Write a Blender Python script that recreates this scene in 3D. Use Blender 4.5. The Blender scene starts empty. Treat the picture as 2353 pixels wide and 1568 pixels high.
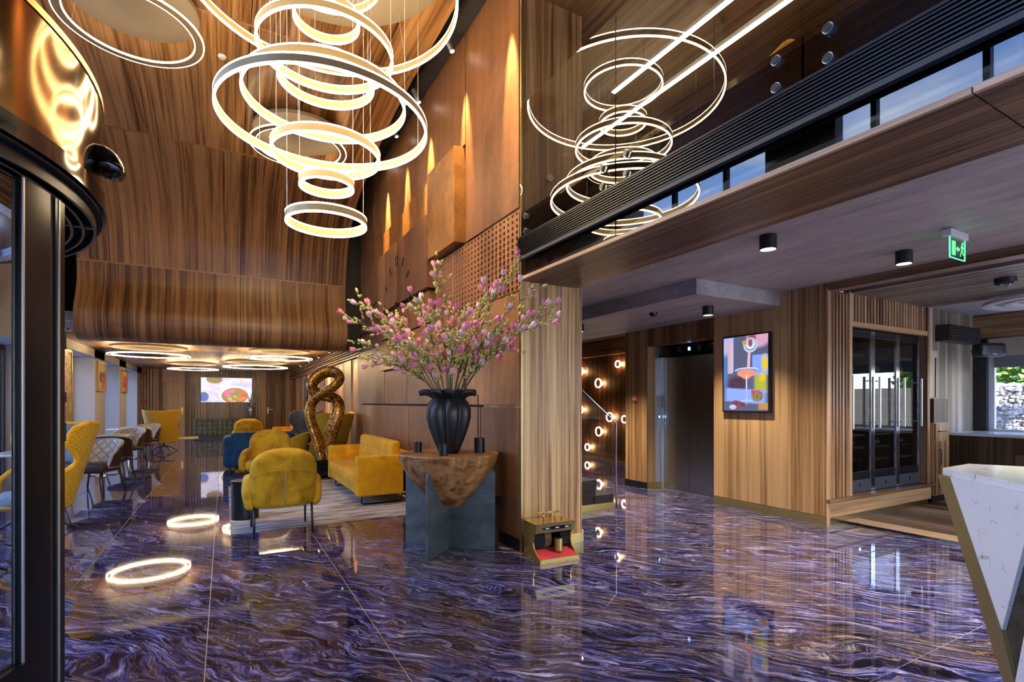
import bpy, bmesh, math, random
from mathutils import Vector, Matrix, Euler
random.seed(7)
scene = bpy.context.scene
COL = scene.collection
PI = math.pi
R = math.radians

# ------------------------------------------------------------------ camera
cd = bpy.data.cameras.new('camera'); cam = bpy.data.objects.new('camera', cd); COL.objects.link(cam)
cam.location = (0, 0, 1.4)
cam.rotation_euler = (R(90), 0, -math.atan(661.5 / 1182.0))
cd.sensor_width = 36.0; cd.sensor_fit = 'HORIZONTAL'; cd.lens = 36.0 * 1182.0 / 2353.0
cd.shift_y = 141.0 / 2353.0
cd.clip_start = 0.05; cd.clip_end = 400
scene.camera = cam

# ------------------------------------------------------------------ world
w = bpy.data.worlds.new('sky'); scene.world = w; w.use_nodes = True
nt = w.node_tree; nt.nodes.clear()
wo = nt.nodes.new('ShaderNodeOutputWorld'); bg = nt.nodes.new('ShaderNodeBackground')
tc = nt.nodes.new('ShaderNodeTexCoord'); sx = nt.nodes.new('ShaderNodeSeparateXYZ')
cr = nt.nodes.new('ShaderNodeValToRGB'); nz = nt.nodes.new('ShaderNodeTexNoise'); cm = nt.nodes.new('ShaderNodeMapping')
cr2 = nt.nodes.new('ShaderNodeValToRGB'); mx = nt.nodes.new('ShaderNodeMix'); mx.data_type = 'RGBA'
nt.links.new(tc.outputs['Generated'], sx.inputs[0]); nt.links.new(sx.outputs['Z'], cr.inputs[0])
cr.color_ramp.elements[0].position = 0.05; cr.color_ramp.elements[0].color = (0.86, 0.85, 0.83, 1)
e_ = cr.color_ramp.elements.new(0.30); e_.color = (0.26, 0.43, 0.88, 1)
cr.color_ramp.elements[2].position = 0.7; cr.color_ramp.elements[2].color = (0.12, 0.26, 0.75, 1)
cm.inputs['Scale'].default_value = (1.6, 2.6, 7.0)
nt.links.new(tc.outputs['Generated'], cm.inputs[0]); nt.links.new(cm.outputs[0], nz.inputs['Vector'])
nz.inputs['Scale'].default_value = 1.6; nz.inputs['Detail'].default_value = 6
nt.links.new(nz.outputs['Fac'], cr2.inputs[0])
cr2.color_ramp.elements[0].position = 0.53; cr2.color_ramp.elements[0].color = (0, 0, 0, 1)
cr2.color_ramp.elements[1].position = 0.75; cr2.color_ramp.elements[1].color = (0.6, 0.6, 0.6, 1)
nt.links.new(cr2.outputs[0], mx.inputs[0]); nt.links.new(cr.outputs[0], mx.inputs[6]); mx.inputs[7].default_value = (0.9, 0.93, 1.0, 1)
nt.links.new(mx.outputs[2], bg.inputs[0]); bg.inputs[1].default_value = 5.5
nt.links.new(bg.outputs[0], wo.inputs[0])

sun_l = bpy.data.lights.new('sun', 'SUN'); sun_l.energy = 12.0; sun_l.angle = R(0.6); sun_l.color = (1.0, .93, .82)
sun = bpy.data.objects.new('sun', sun_l); COL.objects.link(sun); sun.location = (-10, -30, 25)
sun.rotation_euler = Vector((.30, .80, -.52)).to_track_quat('-Z', 'Y').to_euler()
vs = scene.view_settings
scene.display_settings.display_device = 'sRGB'
vs.view_transform = 'Standard'; vs.look = 'None'; vs.gamma = 1.0; vs.use_curve_mapping = False
vs.exposure = 0.98
cy = scene.cycles
cy.use_denoising = True
try: cy.denoiser = 'OPENIMAGEDENOISE'
except Exception: pass
cy.max_bounces = 9; cy.diffuse_bounces = 4; cy.glossy_bounces = 5; cy.transmission_bounces = 6; cy.transparent_max_bounces = 10
cy.sample_clamp_indirect = 6.0; cy.caustics_reflective = False; cy.caustics_refractive = False

# ------------------------------------------------------------------ mesh helpers
class MB:
    def __init__(s): s.v = []; s.f = []; s.uv = {}; s.mi = []
    def add(s, vs, fs):
        o = len(s.v); s.v += [tuple(v) for v in vs]; s.f += [tuple(i + o for i in f) for f in fs]; return o
    def box(s, x0, x1, y0, y1, z0, z1):
        s.add([(x0,y0,z0),(x1,y0,z0),(x1,y1,z0),(x0,y1,z0),(x0,y0,z1),(x1,y0,z1),(x1,y1,z1),(x0,y1,z1)],
              [(0,3,2,1),(4,5,6,7),(0,1,5,4),(1,2,6,5),(2,3,7,6),(3,0,4,7)]); return s
    def obox(s, M, sx, sy, sz):
        h = [(a*sx/2, b*sy/2, c*sz/2) for c in (-1,1) for (a,b) in ((-1,-1),(1,-1),(1,1),(-1,1))]
        s.add([M @ Vector(p) for p in h], [(0,3,2,1),(4,5,6,7),(0,1,5,4),(1,2,6,5),(2,3,7,6),(3,0,4,7)]); return s
    def cyl(s, p0, p1, r0, r1=None, n=16, cap=True):
        r1 = r0 if r1 is None else r1
        p0 = Vector(p0); p1 = Vector(p1); d = (p1 - p0).normalized()
        a = d.orthogonal().normalized(); b = d.cross(a)
        vs = [p0 + (a*math.cos(2*PI*i/n) + b*math.sin(2*PI*i/n))*r0 for i in range(n)] + [p1 + (a*math.cos(2*PI*i/n) + b*math.sin(2*PI*i/n))*r1 for i in range(n)]
        fs = [(i, (i+1) % n, n+(i+1) % n, n+i) for i in range(n)]
        if cap: fs += [tuple(range(n-1, -1, -1)), tuple(range(n, 2*n))]
        s.add(vs, fs); return s
    def lathe(s, prof, c=(0,0,0), n=24, fn=None, cap=True):
        vs = []
        for (r, z) in prof:
            for i in range(n):
                a = 2*PI*i/n; rr = r if fn is None else fn(r, z, a)
                vs.append((c[0]+rr*math.cos(a), c[1]+rr*math.sin(a), c[2]+z))
        m = len(prof); fs = [(k*n+i, k*n+(i+1) % n, (k+1)*n+(i+1) % n, (k+1)*n+i) for k in range(m-1) for i in range(n)]
        if cap: fs += [tuple(range(n-1, -1, -1)), tuple(range((m-1)*n, m*n))]
        s.add(vs, fs); return s
    def tube(s, pts, r, n=8, closed=False, sec=None):
        pts = [Vector(p) for p in pts]; m = len(pts); rs = r if isinstance(r, (list, tuple)) else [r]*m
        up = None; vs = []
        for i, p in enumerate(pts):
            if closed: t = pts[(i+1) % m] - pts[i-1]
            else: t = pts[min(i+1, m-1)] - pts[max(i-1, 0)]
            t.normalize()
            if up is None: a = t.orthogonal().normalized()
            else: a = (up - t*up.dot(t)).normalized()
            up = a; b = t.cross(a)
            for j in range(n):
                q = 2*PI*j/n; vs.append(p + (a*math.cos(q)*(sec[0] if sec else 1) + b*math.sin(q)*(sec[1] if sec else 1))*rs[i])
        k = m if closed else m-1
        fs = [(i*n+j, i*n+(j+1) % n, ((i+1) % m)*n+(j+1) % n, ((i+1) % m)*n+j) for i in range(k) for j in range(n)]
        if not closed: fs += [tuple(range(n-1, -1, -1)), tuple(range((m-1)*n, m*n))]
        s.add(vs, fs); return s
    def band(s, c, Ro, Ri, z0, z1, n=96, a0=0, a1=2*PI):
        full = abs(a1-a0-2*PI) < 1e-6; m = n if full else n+1; vs = []
        for i in range(m):
            a = a0 + (a1-a0)*i/n; ca, sa = math.cos(a), math.sin(a)
            for (r, z) in ((Ro,z0),(Ro,z1),(Ri,z1),(Ri,z0)): vs.append((c[0]+r*ca, c[1]+r*sa, c[2]+z))
        fs = []
        for i in range(n):
            j = (i+1) % m
            for k in range(4): fs.append((i*4+k, j*4+k, j*4+(k+1) % 4, i*4+(k+1) % 4))
        if not full: fs += [(0,1,2,3), ((m-1)*4+3, (m-1)*4+2, (m-1)*4+1, (m-1)*4)]
        s.add(vs, fs); return s
    def prism(s, poly, fn, a, b):
        n = len(poly); vs = [fn(p, a) for p in poly] + [fn(p, b) for p in poly]
        s.add(vs, [tuple(range(n-1, -1, -1)), tuple(range(n, 2*n))] + [(i, (i+1) % n, n+(i+1) % n, n+i) for i in range(n)]); return s
    def rbox(s, x0, x1, y0, y1, z0, z1, r, n=6, fn=None):
        c = Vector(((x0+x1)/2, (y0+y1)/2, (z0+z1)/2)); h = Vector(((x1-x0)/2, (y1-y0)/2, (z1-z0)/2)); r = min(r, h.x, h.y, h.z)
        inner = Vector((h.x-r, h.y-r, h.z-r)); idx = {}; vs = []; fs = []
        g = [-1 + 2*i/n for i in range(n+1)]
        # denser towards the edges
        def ax(t, H, I):
            return t
        def vert(p):
            k = tuple(round(q, 5) for q in p)
            if k in idx: return idx[k]
            q = Vector((p[0]*h.x, p[1]*h.y, p[2]*h.z))
            cl = Vector((max(-inner.x, min(inner.x, q.x)), max(-inner.y, min(inner.y, q.y)), max(-inner.z, min(inner.z, q.z))))
            d = q - cl
            if d.length > 1e-9: q = cl + d.normalized()*r
            q = q + c; q = q if fn is None else Vector(fn(q.x, q.y, q.z))
            idx[k] = len(vs); vs.append(q); return idx[k]
        def coords(H, I):
            m = I/H if H else 0
            base = sorted(set([-1, -(1+m)/2, -m, 0, m, (1+m)/2, 1] + [m*(-1+2*i/n) for i in range(n+1)]))
            out = [base[0]]
            for b in base[1:]:
                if b - out[-1] > 1e-4: out.append(b)
            return out
        gx, gy, gz = coords(h.x, inner.x), coords(h.y, inner.y), coords(h.z, inner.z)
        def face(A, B, mk, flip):
            for i in range(len(A)-1):
                for j in range(len(B)-1):
                    q = [vert(mk(A[i],B[j])), vert(mk(A[i+1],B[j])), vert(mk(A[i+1],B[j+1])), vert(mk(A[i],B[j+1]))]
                    if flip: q.reverse()
                    if len(set(q)) > 2: fs.append(tuple(q))
        face(gx, gy, lambda a, b: (a, b, 1), False); face(gx, gy, lambda a, b: (a, b, -1), True)
        face(gx, gz, lambda a, b: (a, -1, b), False); face(gx, gz, lambda a, b: (a, 1, b), True)
        face(gy, gz, lambda a, b: (1, a, b), False); face(gy, gz, lambda a, b: (-1, a, b), True)
        s.add(vs, fs); return s
    def grid(s, pts, uvs=None):
        m, n = len(pts), len(pts[0]); o = s.add([p for row in pts for p in row], [])
        for i in range(m-1):
            for j in range(n-1):
                s.f.append((o+i*n+j, o+i*n+j+1, o+(i+1)*n+j+1, o+(i+1)*n+j))
        if uvs:
            for i in range(m):
                for j in range(n): s.uv[o+i*n+j] = uvs[i][j]
        return s
    def mesh(s, name, smooth=False):
        me = bpy.data.meshes.new(name); me.from_pydata(s.v, [], s.f)
        if s.uv:
            ul = me.uv_layers.new(name='UVMap')
            for lp in me.loops: ul.data[lp.index].uv = s.uv.get(lp.vertex_index, (0, 0))
        if smooth: me.polygons.foreach_set('use_smooth', [True]*len(me.polygons))
        me.update(); return me
    def build(s, name, mat, parent=None, smooth=False, bevel=0, auto=None):
        me = s.mesh(name, smooth or auto is not None)
        me.materials.append(M(mat) if isinstance(mat, str) else mat)
        if auto is not None: me.set_sharp_from_angle(angle=R(auto))
        o = bpy.data.objects.new(name, me); COL.objects.link(o)
        if parent is not None: o.parent = parent
        if bevel:
            b = o.modifiers.new('bevel', 'BEVEL'); b.width = bevel; b.segments = 2; b.limit_method = 'ANGLE'
        return o

def tag(o, label=None, cat=None, group=None, kind=None):
    if label: o['label'] = label
    if cat: o['category'] = cat
    if group: o['group'] = group
    if kind: o['kind'] = kind
    return o
def thing(name, label, cat, loc=(0,0,0), rz=0, group=None):
    o = bpy.data.objects.new(name, None); COL.objects.link(o); o.empty_display_size = 0.1
    o.location = loc; o.rotation_euler = (0, 0, rz); return tag(o, label, cat, group)
def struct(name, mb, mat, label=None, **k):
    o = mb.build(name, mat, **k); o['kind'] = 'structure'
    if label: o['label'] = label
    return o
def inst(name, me, mat, parent, loc=(0,0,0), rot=(0,0,0), scale=(1,1,1)):
    if len(me.materials) == 0: me.materials.append(M(mat) if isinstance(mat, str) else mat)
    o = bpy.data.objects.new(name, me); COL.objects.link(o); o.parent = parent
    o.location = loc; o.rotation_euler = rot; o.scale = scale; return o
def copy_tree(o, parent=None):
    c = o.copy(); COL.objects.link(c); c.parent = parent
    for ch in list(o.children): copy_tree(ch, c)
    return c
def B(x0, x1, y0, y1, z0, z1): return MB().box(x0, x1, y0, y1, z0, z1)
def text_mesh(name, body, size, mat, parent, M4, depth=0.003):
    cu = bpy.data.curves.new(name, 'FONT'); cu.body = body; cu.size = size; cu.align_x = 'CENTER'; cu.align_y = 'CENTER'; cu.extrude = depth
    to = bpy.data.objects.new(name+'_tmp', cu); COL.objects.link(to)
    dg = bpy.context.evaluated_depsgraph_get(); me = bpy.data.meshes.new_from_object(to.evaluated_get(dg))
    bpy.data.objects.remove(to); bpy.data.curves.remove(cu)
    me.materials.clear(); me.materials.append(M(mat)); me.transform(M4)
    o = bpy.data.objects.new(name, me); COL.objects.link(o)
    if parent is not None: o.parent = parent
    return o

# ------------------------------------------------------------------ materials
_M = {}
def M(n):
    return _M[n]
class NT:
    def __init__(s, name):
        s.m = bpy.data.materials.new(name); s.m.use_nodes = True; s.t = s.m.node_tree; s.t.nodes.clear()
        s.out = s.t.nodes.new('ShaderNodeOutputMaterial'); _M[name] = s.m
    def n(s, typ, **k):
        nd = s.t.nodes.new('ShaderNode'+typ)
        for a, b in k.items(): setattr(nd, a, b)
        return nd
    def l(s, a, b): s.t.links.new(a, b)
    def bsdf(s, col=(.8,.8,.8), rough=.5, metal=0., spec=.5, coat=0., crough=.03, sheen=0., emit=None, es=0., ior=None):
        b = s.n('BsdfPrincipled')
        if not hasattr(col, 'node'): b.inputs['Base Color'].default_value = (*col[:3], 1)
        else: s.l(col, b.inputs['Base Color'])
        if hasattr(rough, 'node'): s.l(rough, b.inputs['Roughness'])
        else: b.inputs['Roughness'].default_value = rough
        b.inputs['Metallic'].default_value = metal; b.inputs['Specular IOR Level'].default_value = spec
        b.inputs['Coat Weight'].default_value = coat; b.inputs['Coat Roughness'].default_value = crough
        b.inputs['Sheen Weight'].default_value = sheen
        if ior: b.inputs['IOR'].default_value = ior
        if emit is not None:
            if hasattr(emit, 'node'): s.l(emit, b.inputs['Emission Color'])
            else: b.inputs['Emission Color'].default_value = (*emit[:3], 1)
            b.inputs['Emission Strength'].default_value = es
        s.l(b.outputs[0], s.out.inputs[0]); s.b = b; return b
    def mapping(s, src, scale=(1,1,1), rot=(0,0,0), loc=(0,0,0)):
        m = s.n('Mapping'); m.inputs['Scale'].default_value = scale; m.inputs['Rotation'].default_value = rot; m.inputs['Location'].default_value = loc
        s.l(src, m.inputs[0]); return m.outputs[0]
    def noise(s, vec, scale=1, detail=4, rough=.5, dist=0., out='Fac'):
        n = s.n('TexNoise'); n.inputs['Scale'].default_value = scale; n.inputs['Detail'].default_value = detail
        n.inputs['Roughness'].default_value = rough; n.inputs['Distortion'].default_value = dist
        if vec is not None: s.l(vec, n.inputs['Vector'])
        return n.outputs[out]
    def ramp(s, fac, stops, interp='LINEAR'):
        r = s.n('ValToRGB'); e = r.color_ramp.elements; r.color_ramp.interpolation = interp
        while len(e) < len(stops): e.new(0.5)
        for i, (p, c) in enumerate(stops):
            e[i].position = p; e[i].color = (*c[:3], 1) if hasattr(c, '__len__') else (c, c, c, 1)
        s.l(fac, r.inputs[0]); return r.outputs[0]
    def mix(s, fac, a, b, mode='MIX'):
        m = s.n('Mix', data_type='RGBA', blend_type=mode)
        for i, v in ((0, fac), (6, a), (7, b)):
            if hasattr(v, 'node'): s.l(v, m.inputs[i])
            elif i == 0: m.inputs[0].default_value = v
            else: m.inputs[i].default_value = (*v[:3], 1)
        return m.outputs[2]
    def math(s, op, a, b=None, c=None):
        m = s.n('Math', operation=op)
        for i, v in enumerate((a, b, c)):
            if v is None: continue
            if hasattr(v, 'node'): s.l(v, m.inputs[i])
            else: m.inputs[i].default_value = v
        return m.outputs[0]
    def vmath(s, op, a, b=None):
        m = s.n('VectorMath', operation=op)
        for i, v in enumerate((a, b)):
            if v is None: continue
            if hasattr(v, 'node'): s.l(v, m.inputs[i])
            else: m.inputs[i].default_value = v
        return m.outputs['Value'] if op in ('LENGTH', 'DOT_PRODUCT') else m.outputs[0]
    def bump(s, h, strength=.2, dist=.01):
        b = s.n('Bump'); b.inputs['Strength'].default_value = strength; b.inputs['Distance'].default_value = dist
        s.l(h, b.inputs['Height']); s.l(b.outputs[0], s.b.inputs['Normal'])
    def pos(s): return s.n('NewGeometry').outputs['Position']
    def obj(s): return s.n('TexCoord').outputs['Object']
    def uv(s): return s.n('TexCoord').outputs['UV']
    def rnd(s): return s.n('ObjectInfo').outputs['Random']
    def offset(s, vec, amt=37.):
        c = s.n('CombineXYZ'); r = s.math('MULTIPLY', s.rnd(), amt)
        for i in range(3): s.l(r, c.inputs[i])
        return s.vmath('ADD', vec, c.outputs[0])

def plain(name, col, rough=.5, metal=0., **k):
    t = NT(name); t.bsdf(col, rough, metal, **k); return t
def emis(name, col, st):
    t = NT(name); e = t.n('Emission'); e.inputs[0].default_value = (*col, 1); e.inputs[1].default_value = st; t.l(e.outputs[0], t.out.inputs[0])
def wood(name, axis='z', dark=(.10,.048,.02), mid=(.27,.14,.06), light=(.45,.27,.13), rough=.38, src='pos', cs=1.0, vary=.25, coat=0., spec=.4):
    t = NT(name); v = t.pos() if src == 'pos' else (t.uv() if src == 'uv' else t.obj())
    v = t.offset(v, 23.)
    a, c = .22*cs, 13.*cs
    sc = {'z': (c, c, a), 'y': (c, a, c), 'x': (a, c, c), 'v': (c, a, 1)}[axis]
    fine = tuple(q*4.5 if q > 1.01*cs else q*4 for q in sc)
    n1 = t.noise(t.mapping(v, sc), 1, 5, .55, .45); n2 = t.noise(t.mapping(v, fine), 1, 3, .6, .2)
    n3 = t.noise(t.mapping(v, tuple(q*.28 for q in sc)), 1, 2, .5, .3)
    s = t.math('ADD', t.math('MULTIPLY', n1, .62), t.math('MULTIPLY', n2, .38))
    s = t.math('ADD', s, t.math('MULTIPLY', t.math('SUBTRACT', n3, .5), .35))
    s = t.math('ADD', s, t.math('MULTIPLY', t.math('SUBTRACT', t.rnd(), .5), vary))
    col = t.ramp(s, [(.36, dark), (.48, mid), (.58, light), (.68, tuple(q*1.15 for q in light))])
    t.bsdf(col, rough, 0, spec=spec, coat=coat, crough=.12); t.bump(n2, .06, .002); return t

wood('wood_z', 'z', (.12,.054,.020), (.32,.172,.070), (.50,.30,.135)); wood('wood_y', 'y'); wood('wood_x', 'x', (.12,.054,.020), (.32,.172,.070), (.50,.30,.135))
wood('wood_pillar', 'z', (.14,.060,.020), (.45,.245,.088), (.68,.43,.185), vary=.05, cs=1.6)
wood('wood_shell', 'v', (.085,.034,.010), (.25,.116,.038), (.41,.215,.080), src='uv', rough=.36, vary=.10, coat=.1, cs=1.7)
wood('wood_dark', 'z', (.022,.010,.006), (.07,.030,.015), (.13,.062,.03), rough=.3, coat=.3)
wood('wood_soffit', 'y', (.05,.022,.010), (.17,.082,.036), (.30,.16,.075), cs=1.5)
wood('wood_nosing', 'y', (.34,.20,.11), (.50,.31,.17), (.62,.40,.24), vary=.02)
wood('wood_seam', 'x', (.24,.12,.05), (.36,.19,.085), (.46,.26,.12), vary=.02)
wood('wood_floor', 'y', (.10,.055,.028), (.26,.155,.08), (.42,.27,.15), rough=.35, vary=.35)
wood('wood_grey', 'z', (.17,.13,.09), (.34,.27,.19), (.50,.42,.32), rough=.45)
wood('wood_counter', 'z', (.018,.009,.005), (.06,.032,.018), (.14,.08,.045))
wood('wood_slat', 'z', (.14,.07,.035), (.36,.20,.095), (.54,.34,.18), src='pos', cs=1.3, vary=.15)
wood('wood_slat_ceiling', 'y', (.10,.07,.05), (.26,.20,.15), (.42,.35,.27), rough=.3)

# corten steel
t = NT('corten'); v = t.offset(t.pos(), 11.)
n1 = t.noise(t.mapping(v, (1.1,1.1,.8)), 1, 7, .62, .6); n2 = t.noise(t.mapping(v, (7,7,.55)), 1, 4, .6, .4); n3 = t.noise(t.mapping(v, (5,5,3)), 3, 6, .7)
s = t.math('ADD', t.math('MULTIPLY', n1, .5), t.math('ADD', t.math('MULTIPLY', n2, .32), t.math('MULTIPLY', n3, .18)))
s = t.math('ADD', s, t.math('MULTIPLY', t.math('SUBTRACT', t.rnd(), .5), .22))
col = t.ramp(s, [(.28, (.085,.034,.016)), (.44, (.20,.083,.034)), (.57, (.30,.13,.05)), (.70, (.50,.24,.085)), (.8, (.62,.33,.14))])
t.bsdf(col, .46, .15, spec=.5); t.bump(n3, .12, .004)
t = NT('corten_orange'); v = t.offset(t.pos(), 9.)
n1 = t.noise(t.mapping(v, (1.3,1.3,1.0)), 1.5, 8, .65, .8); n3 = t.noise(t.mapping(v, (5,5,3)), 3, 6, .7)
s = t.math('ADD', t.math('MULTIPLY', n1, .7), t.math('MULTIPLY', n3, .3))
col = t.ramp(s, [(.3, (.14,.05,.018)), (.45, (.29,.115,.03)), (.58, (.42,.19,.045)), (.72, (.60,.31,.09))])
t.bsdf(col, .45, .15); t.bump(n3, .12, .004)

# marble floor
t = NT('marble'); p = t.pos()
vv = t.mapping(p, (1,1,1), (0, 0, R(50)))
warp = t.noise(t.mapping(vv, (.8,1.3,1)), 1.2, 3, .55, .0, out='Color')
v2 = t.vmath('ADD', vv, t.vmath('MULTIPLY', t.vmath('SUBTRACT', warp, (.5,.5,.5)), (.8,.6,0)))
warp2 = t.noise(t.mapping(v2, (2.0,6.0,1)), 1.8, 4, .62, 0., out='Color')
v3 = t.vmath('ADD', v2, t.vmath('MULTIPLY', t.vmath('SUBTRACT', warp2, (.5,.5,.5)), (.20,.085,0)))
f1 = t.noise(t.mapping(v3, (1.7,17.,1)), 1.8, 11, .72, .7)
f2 = t.noise(t.mapping(v3, (2.6,34.,1), loc=(5,9,0)), 2.0, 9, .72, .9)
f3 = t.noise(t.mapping(v2, (.7,2.4,1), loc=(2,3,0)), 1.1, 4, .55, .3)
f4 = t.noise(t.mapping(v3, (1.4,15.,1), loc=(15,2,0)), 1.5, 9, .68, 1.0)
base = t.ramp(f1, [(.35, (.003,.0025,.006)), (.44, (.011,.011,.034)), (.49, (.024,.029,.13)), (.535, (.070,.076,.25)), (.595, (.25,.255,.50)), (.68, (.66,.64,.80))])
brown = t.ramp(f2, [(.36, (.008,.006,.006)), (.46, (.035,.022,.018)), (.54, (.075,.055,.055)), (.64, (.33,.31,.38))])
col = t.mix(t.ramp(f3, [(.46, 0.0), (.64, .80)]), base, brown)
col = t.mix(t.ramp(f2, [(.58, 0.), (.70, .8)]), col, (.55,.53,.70))
vein = t.ramp(f4, [(.480, 0.), (.492, .85), (.500, .85), (.512, 0.)])
col = t.mix(t.math('MULTIPLY', vein, t.ramp(f2, [(.46, 0.), (.54, 1.)])), col, (.40,.22,.07))
col = t.mix(t.ramp(f4, [(.41, .97), (.465, 0.)]), col, (.009,.007,.010))
t.bsdf(col, .035, 0, spec=.6, coat=.25, crough=.02)
plain('grout', (.62,.60,.66), .4)

# misc
plain('black', (.010,.010,.012), .35); plain('black_gloss', (.006,.006,.008), .08, spec=.6)
plain('black_metal', (.016,.016,.019), .32, .6); plain('void', (.012,.012,.013), .8)
plain('dark_grey', (.035,.036,.04), .55); plain('white', (.75,.75,.74), .4); plain('white_plastic', (.70,.68,.66), .35)
plain('grey_paint', (.34,.36,.37), .6); plain('wall_paint', (.44,.42,.385), .65); plain('steel', (.62,.62,.62), .34, .85); plain('chrome', (.75,.75,.76), .12, 1.0)
plain('brass', (.55,.38,.12), .28, 1.0); plain('brass_dark', (.40,.32,.14), .36, .75); plain('gold', (.66,.42,.12), .24, .8); plain('red', (.55,.02,.02), .35)
plain('red_mat', (.60,.035,.045), .8); plain('orange', (.60,.14,.02), .4); plain('paper', (.8,.8,.8), .6); plain('blue_led', (.1,.2,.9), .4, emit=(.25,.45,1.), es=4.)
plain('table_white', (.72,.72,.72), .18); plain('tan_velvet', (.33,.26,.18), .7, sheen=.3)
plain('brown_leather', (.040,.022,.014), .45); plain('stone', (.5,.46,.40), .9); plain('pave', (.32,.32,.33), .9)
plain('tread', (.02,.013,.011), .95); plain('curtain', (.55,.54,.52), .8); plain('blind', (.16,.165,.17), .6)
plain('shade', (.40,.34,.26), .75); plain('disc', (.20,.155,.105), .7); plain('post_black', (.008,.008,.009), .22, spec=.25)
def velvet(name, c, c2, rough=.65):
    t = NT(name); o = t.obj(); n = t.noise(o, 4.5, 5, .6, .6); n2 = t.noise(o, 60, 2)
    col = t.ramp(n, [(.32, c2), (.55, c), (.72, tuple(q*1.25 for q in c))]); t.bsdf(col, rough, 0, spec=.2, sheen=.08); t.bump(n2, .08, .002)
velvet('yellow_velvet', (.60,.335,.010), (.32,.16,.004)); velvet('yellow_fabric', (.74,.365,.008), (.62,.29,.006)); velvet('blue_velvet', (.015,.085,.22), (.006,.035,.11))
velvet('grey_blue', (.10,.125,.18), (.045,.055,.085)); velvet('slate_velvet', (.20,.235,.28), (.10,.115,.14))
def quilt(name, c, rough=.5, sc=26., bs=.6, src='uv'):
    t = NT(name); u = t.uv(); m = t.mapping(u, (sc, sc, 1), (0, 0, R(45)))
    a = t.n('SeparateXYZ'); t.l(m, a.inputs[0])
    f = [t.math('ABSOLUTE', t.math('SUBTRACT', t.math('FRACT', a.outputs[i]), .5)) for i in (0, 1)]
    h = t.math('MAXIMUM', f[0], f[1]); col = t.ramp(h, [(.36, c), (.5, tuple(q*.72 for q in c))])
    t.bsdf(col, rough, 0, spec=.35, sheen=.1); hh = t.math('SUBTRACT', 1., t.math('POWER', t.math('MULTIPLY', h, 2.), 4.)); t.bump(hh, bs, .012)
quilt('quilt_yellow', (.66,.38,.012)); quilt('quilt_cream', (.50,.46,.40), sc=10., bs=1.0, rough=.42); quilt('quilt_blue', (.015,.09,.25), sc=6., bs=1.0)
# brushed concrete
t = NT('concrete'); p = t.pos(); n1 = t.noise(t.mapping(p, (4.5,.8,3)), 1, 7, .62, .6); n2 = t.noise(t.mapping(p, (9,2.5,6)), 2, 6, .7, 1.2)
s = t.math('ADD', t.math('MULTIPLY', n1, .65), t.math('MULTIPLY', n2, .35)); col = t.ramp(s, [(.3, (.25,.23,.21)), (.5, (.43,.40,.365)), (.7, (.62,.58,.53))])
t.bsdf(col, .55, 0, spec=.3); t.bump(n2, .15, .006)
# brushed steel doors
t = NT('brushed'); p = t.pos(); n = t.noise(t.mapping(p, (180,180,.8)), 1, 3); col = t.ramp(n, [(.3, (.34,.36,.38)), (.7, (.56,.58,.60))])
t.bsdf(col, .27, 1.0); t.bump(n, .04, .001)
# patinated steel plates of the round table
t = NT('blue_steel'); o = t.obj(); n = t.noise(t.mapping(o, (2,2,3)), 1.6, 6, .6, .5); col = t.ramp(n, [(.3, (.055,.066,.070)), (.5, (.10,.118,.124)), (.7, (.17,.19,.19))])
t.bsdf(col, .42, .35)
# turned burl bowl
t = NT('burl'); o = t.obj(); wv = t.noise(t.mapping(o, (2.2,2.2,7)), 1.2, 4, .6, 1.5); n = t.noise(t.mapping(o, (18,18,3)), 1, 4, .6, .6)
s = t.math('ADD', t.math('MULTIPLY', wv, .6), t.math('MULTIPLY', n, .4)); col = t.ramp(s, [(.36, (.060,.022,.007)), (.47, (.24,.10,.030)), (.57, (.44,.22,.075)), (.68, (.60,.34,.13))])
t.bsdf(col, .38, 0); t.bump(n, .1, .003)
# mosaic bronze
t = NT('mosaic'); o = t.obj(); vo = t.n('TexVoronoi'); vo.inputs['Scale'].default_value = 42; t.l(o, vo.inputs['Vector'])
n = t.noise(o, 5, 4, .6); g = t.n('SeparateColor'); t.l(vo.outputs['Color'], g.inputs[0]); s = t.math('ADD', t.math('MULTIPLY', g.outputs[0], .45), t.math('MULTIPLY', n, .6))
col = t.ramp(s, [(.25, (.05,.022,.010)), (.45, (.26,.105,.020)), (.62, (.52,.25,.035)), (.8, (.70,.42,.09))]); t.bsdf(col, .24, .55); t.bump(vo.outputs['Distance'], .35, .006)
# rug
t = NT('rug'); o = t.pos(); n = t.noise(t.mapping(o, (1.6,9,1)), 1, 8, .68, .8); n2 = t.noise(o, 160, 2)
col = t.ramp(n, [(.33, (.13,.10,.08)), (.47, (.40,.35,.29)), (.58, (.66,.61,.53)), (.7, (.80,.77,.71))]); t.bsdf(col, .9, 0, spec=.1); t.bump(n2, .3, .004)
# quartz
t = NT('quartz'); o = t.pos(); vo = t.n('TexVoronoi', feature='DISTANCE_TO_EDGE'); vo.inputs['Scale'].default_value = 13
d = t.noise(o, 4, 4, .6, 0, 'Color'); t.l(t.vmath('ADD', o, t.vmath('MULTIPLY', d, (.35,.35,.35))), vo.inputs['Vector']); g = t.noise(o, 15, 3)
m = t.math('MULTIPLY', t.ramp(vo.outputs[0], [(.0, 1.), (.035, 0.)]), t.ramp(g, [(.56, 0.), (.66, 1.)]))
t.bsdf(t.mix(m, (.80,.80,.82), (.26,.25,.25)), .12, 0)
t = NT('dark_marble'); o = t.pos(); n = t.noise(o, 5, 6, .65, 1.5); t.bsdf(t.ramp(n, [(.35, (.018,.015,.012)), (.6, (.07,.06,.045)), (.75, (.16,.14,.11))]), .08, 0)
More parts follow.
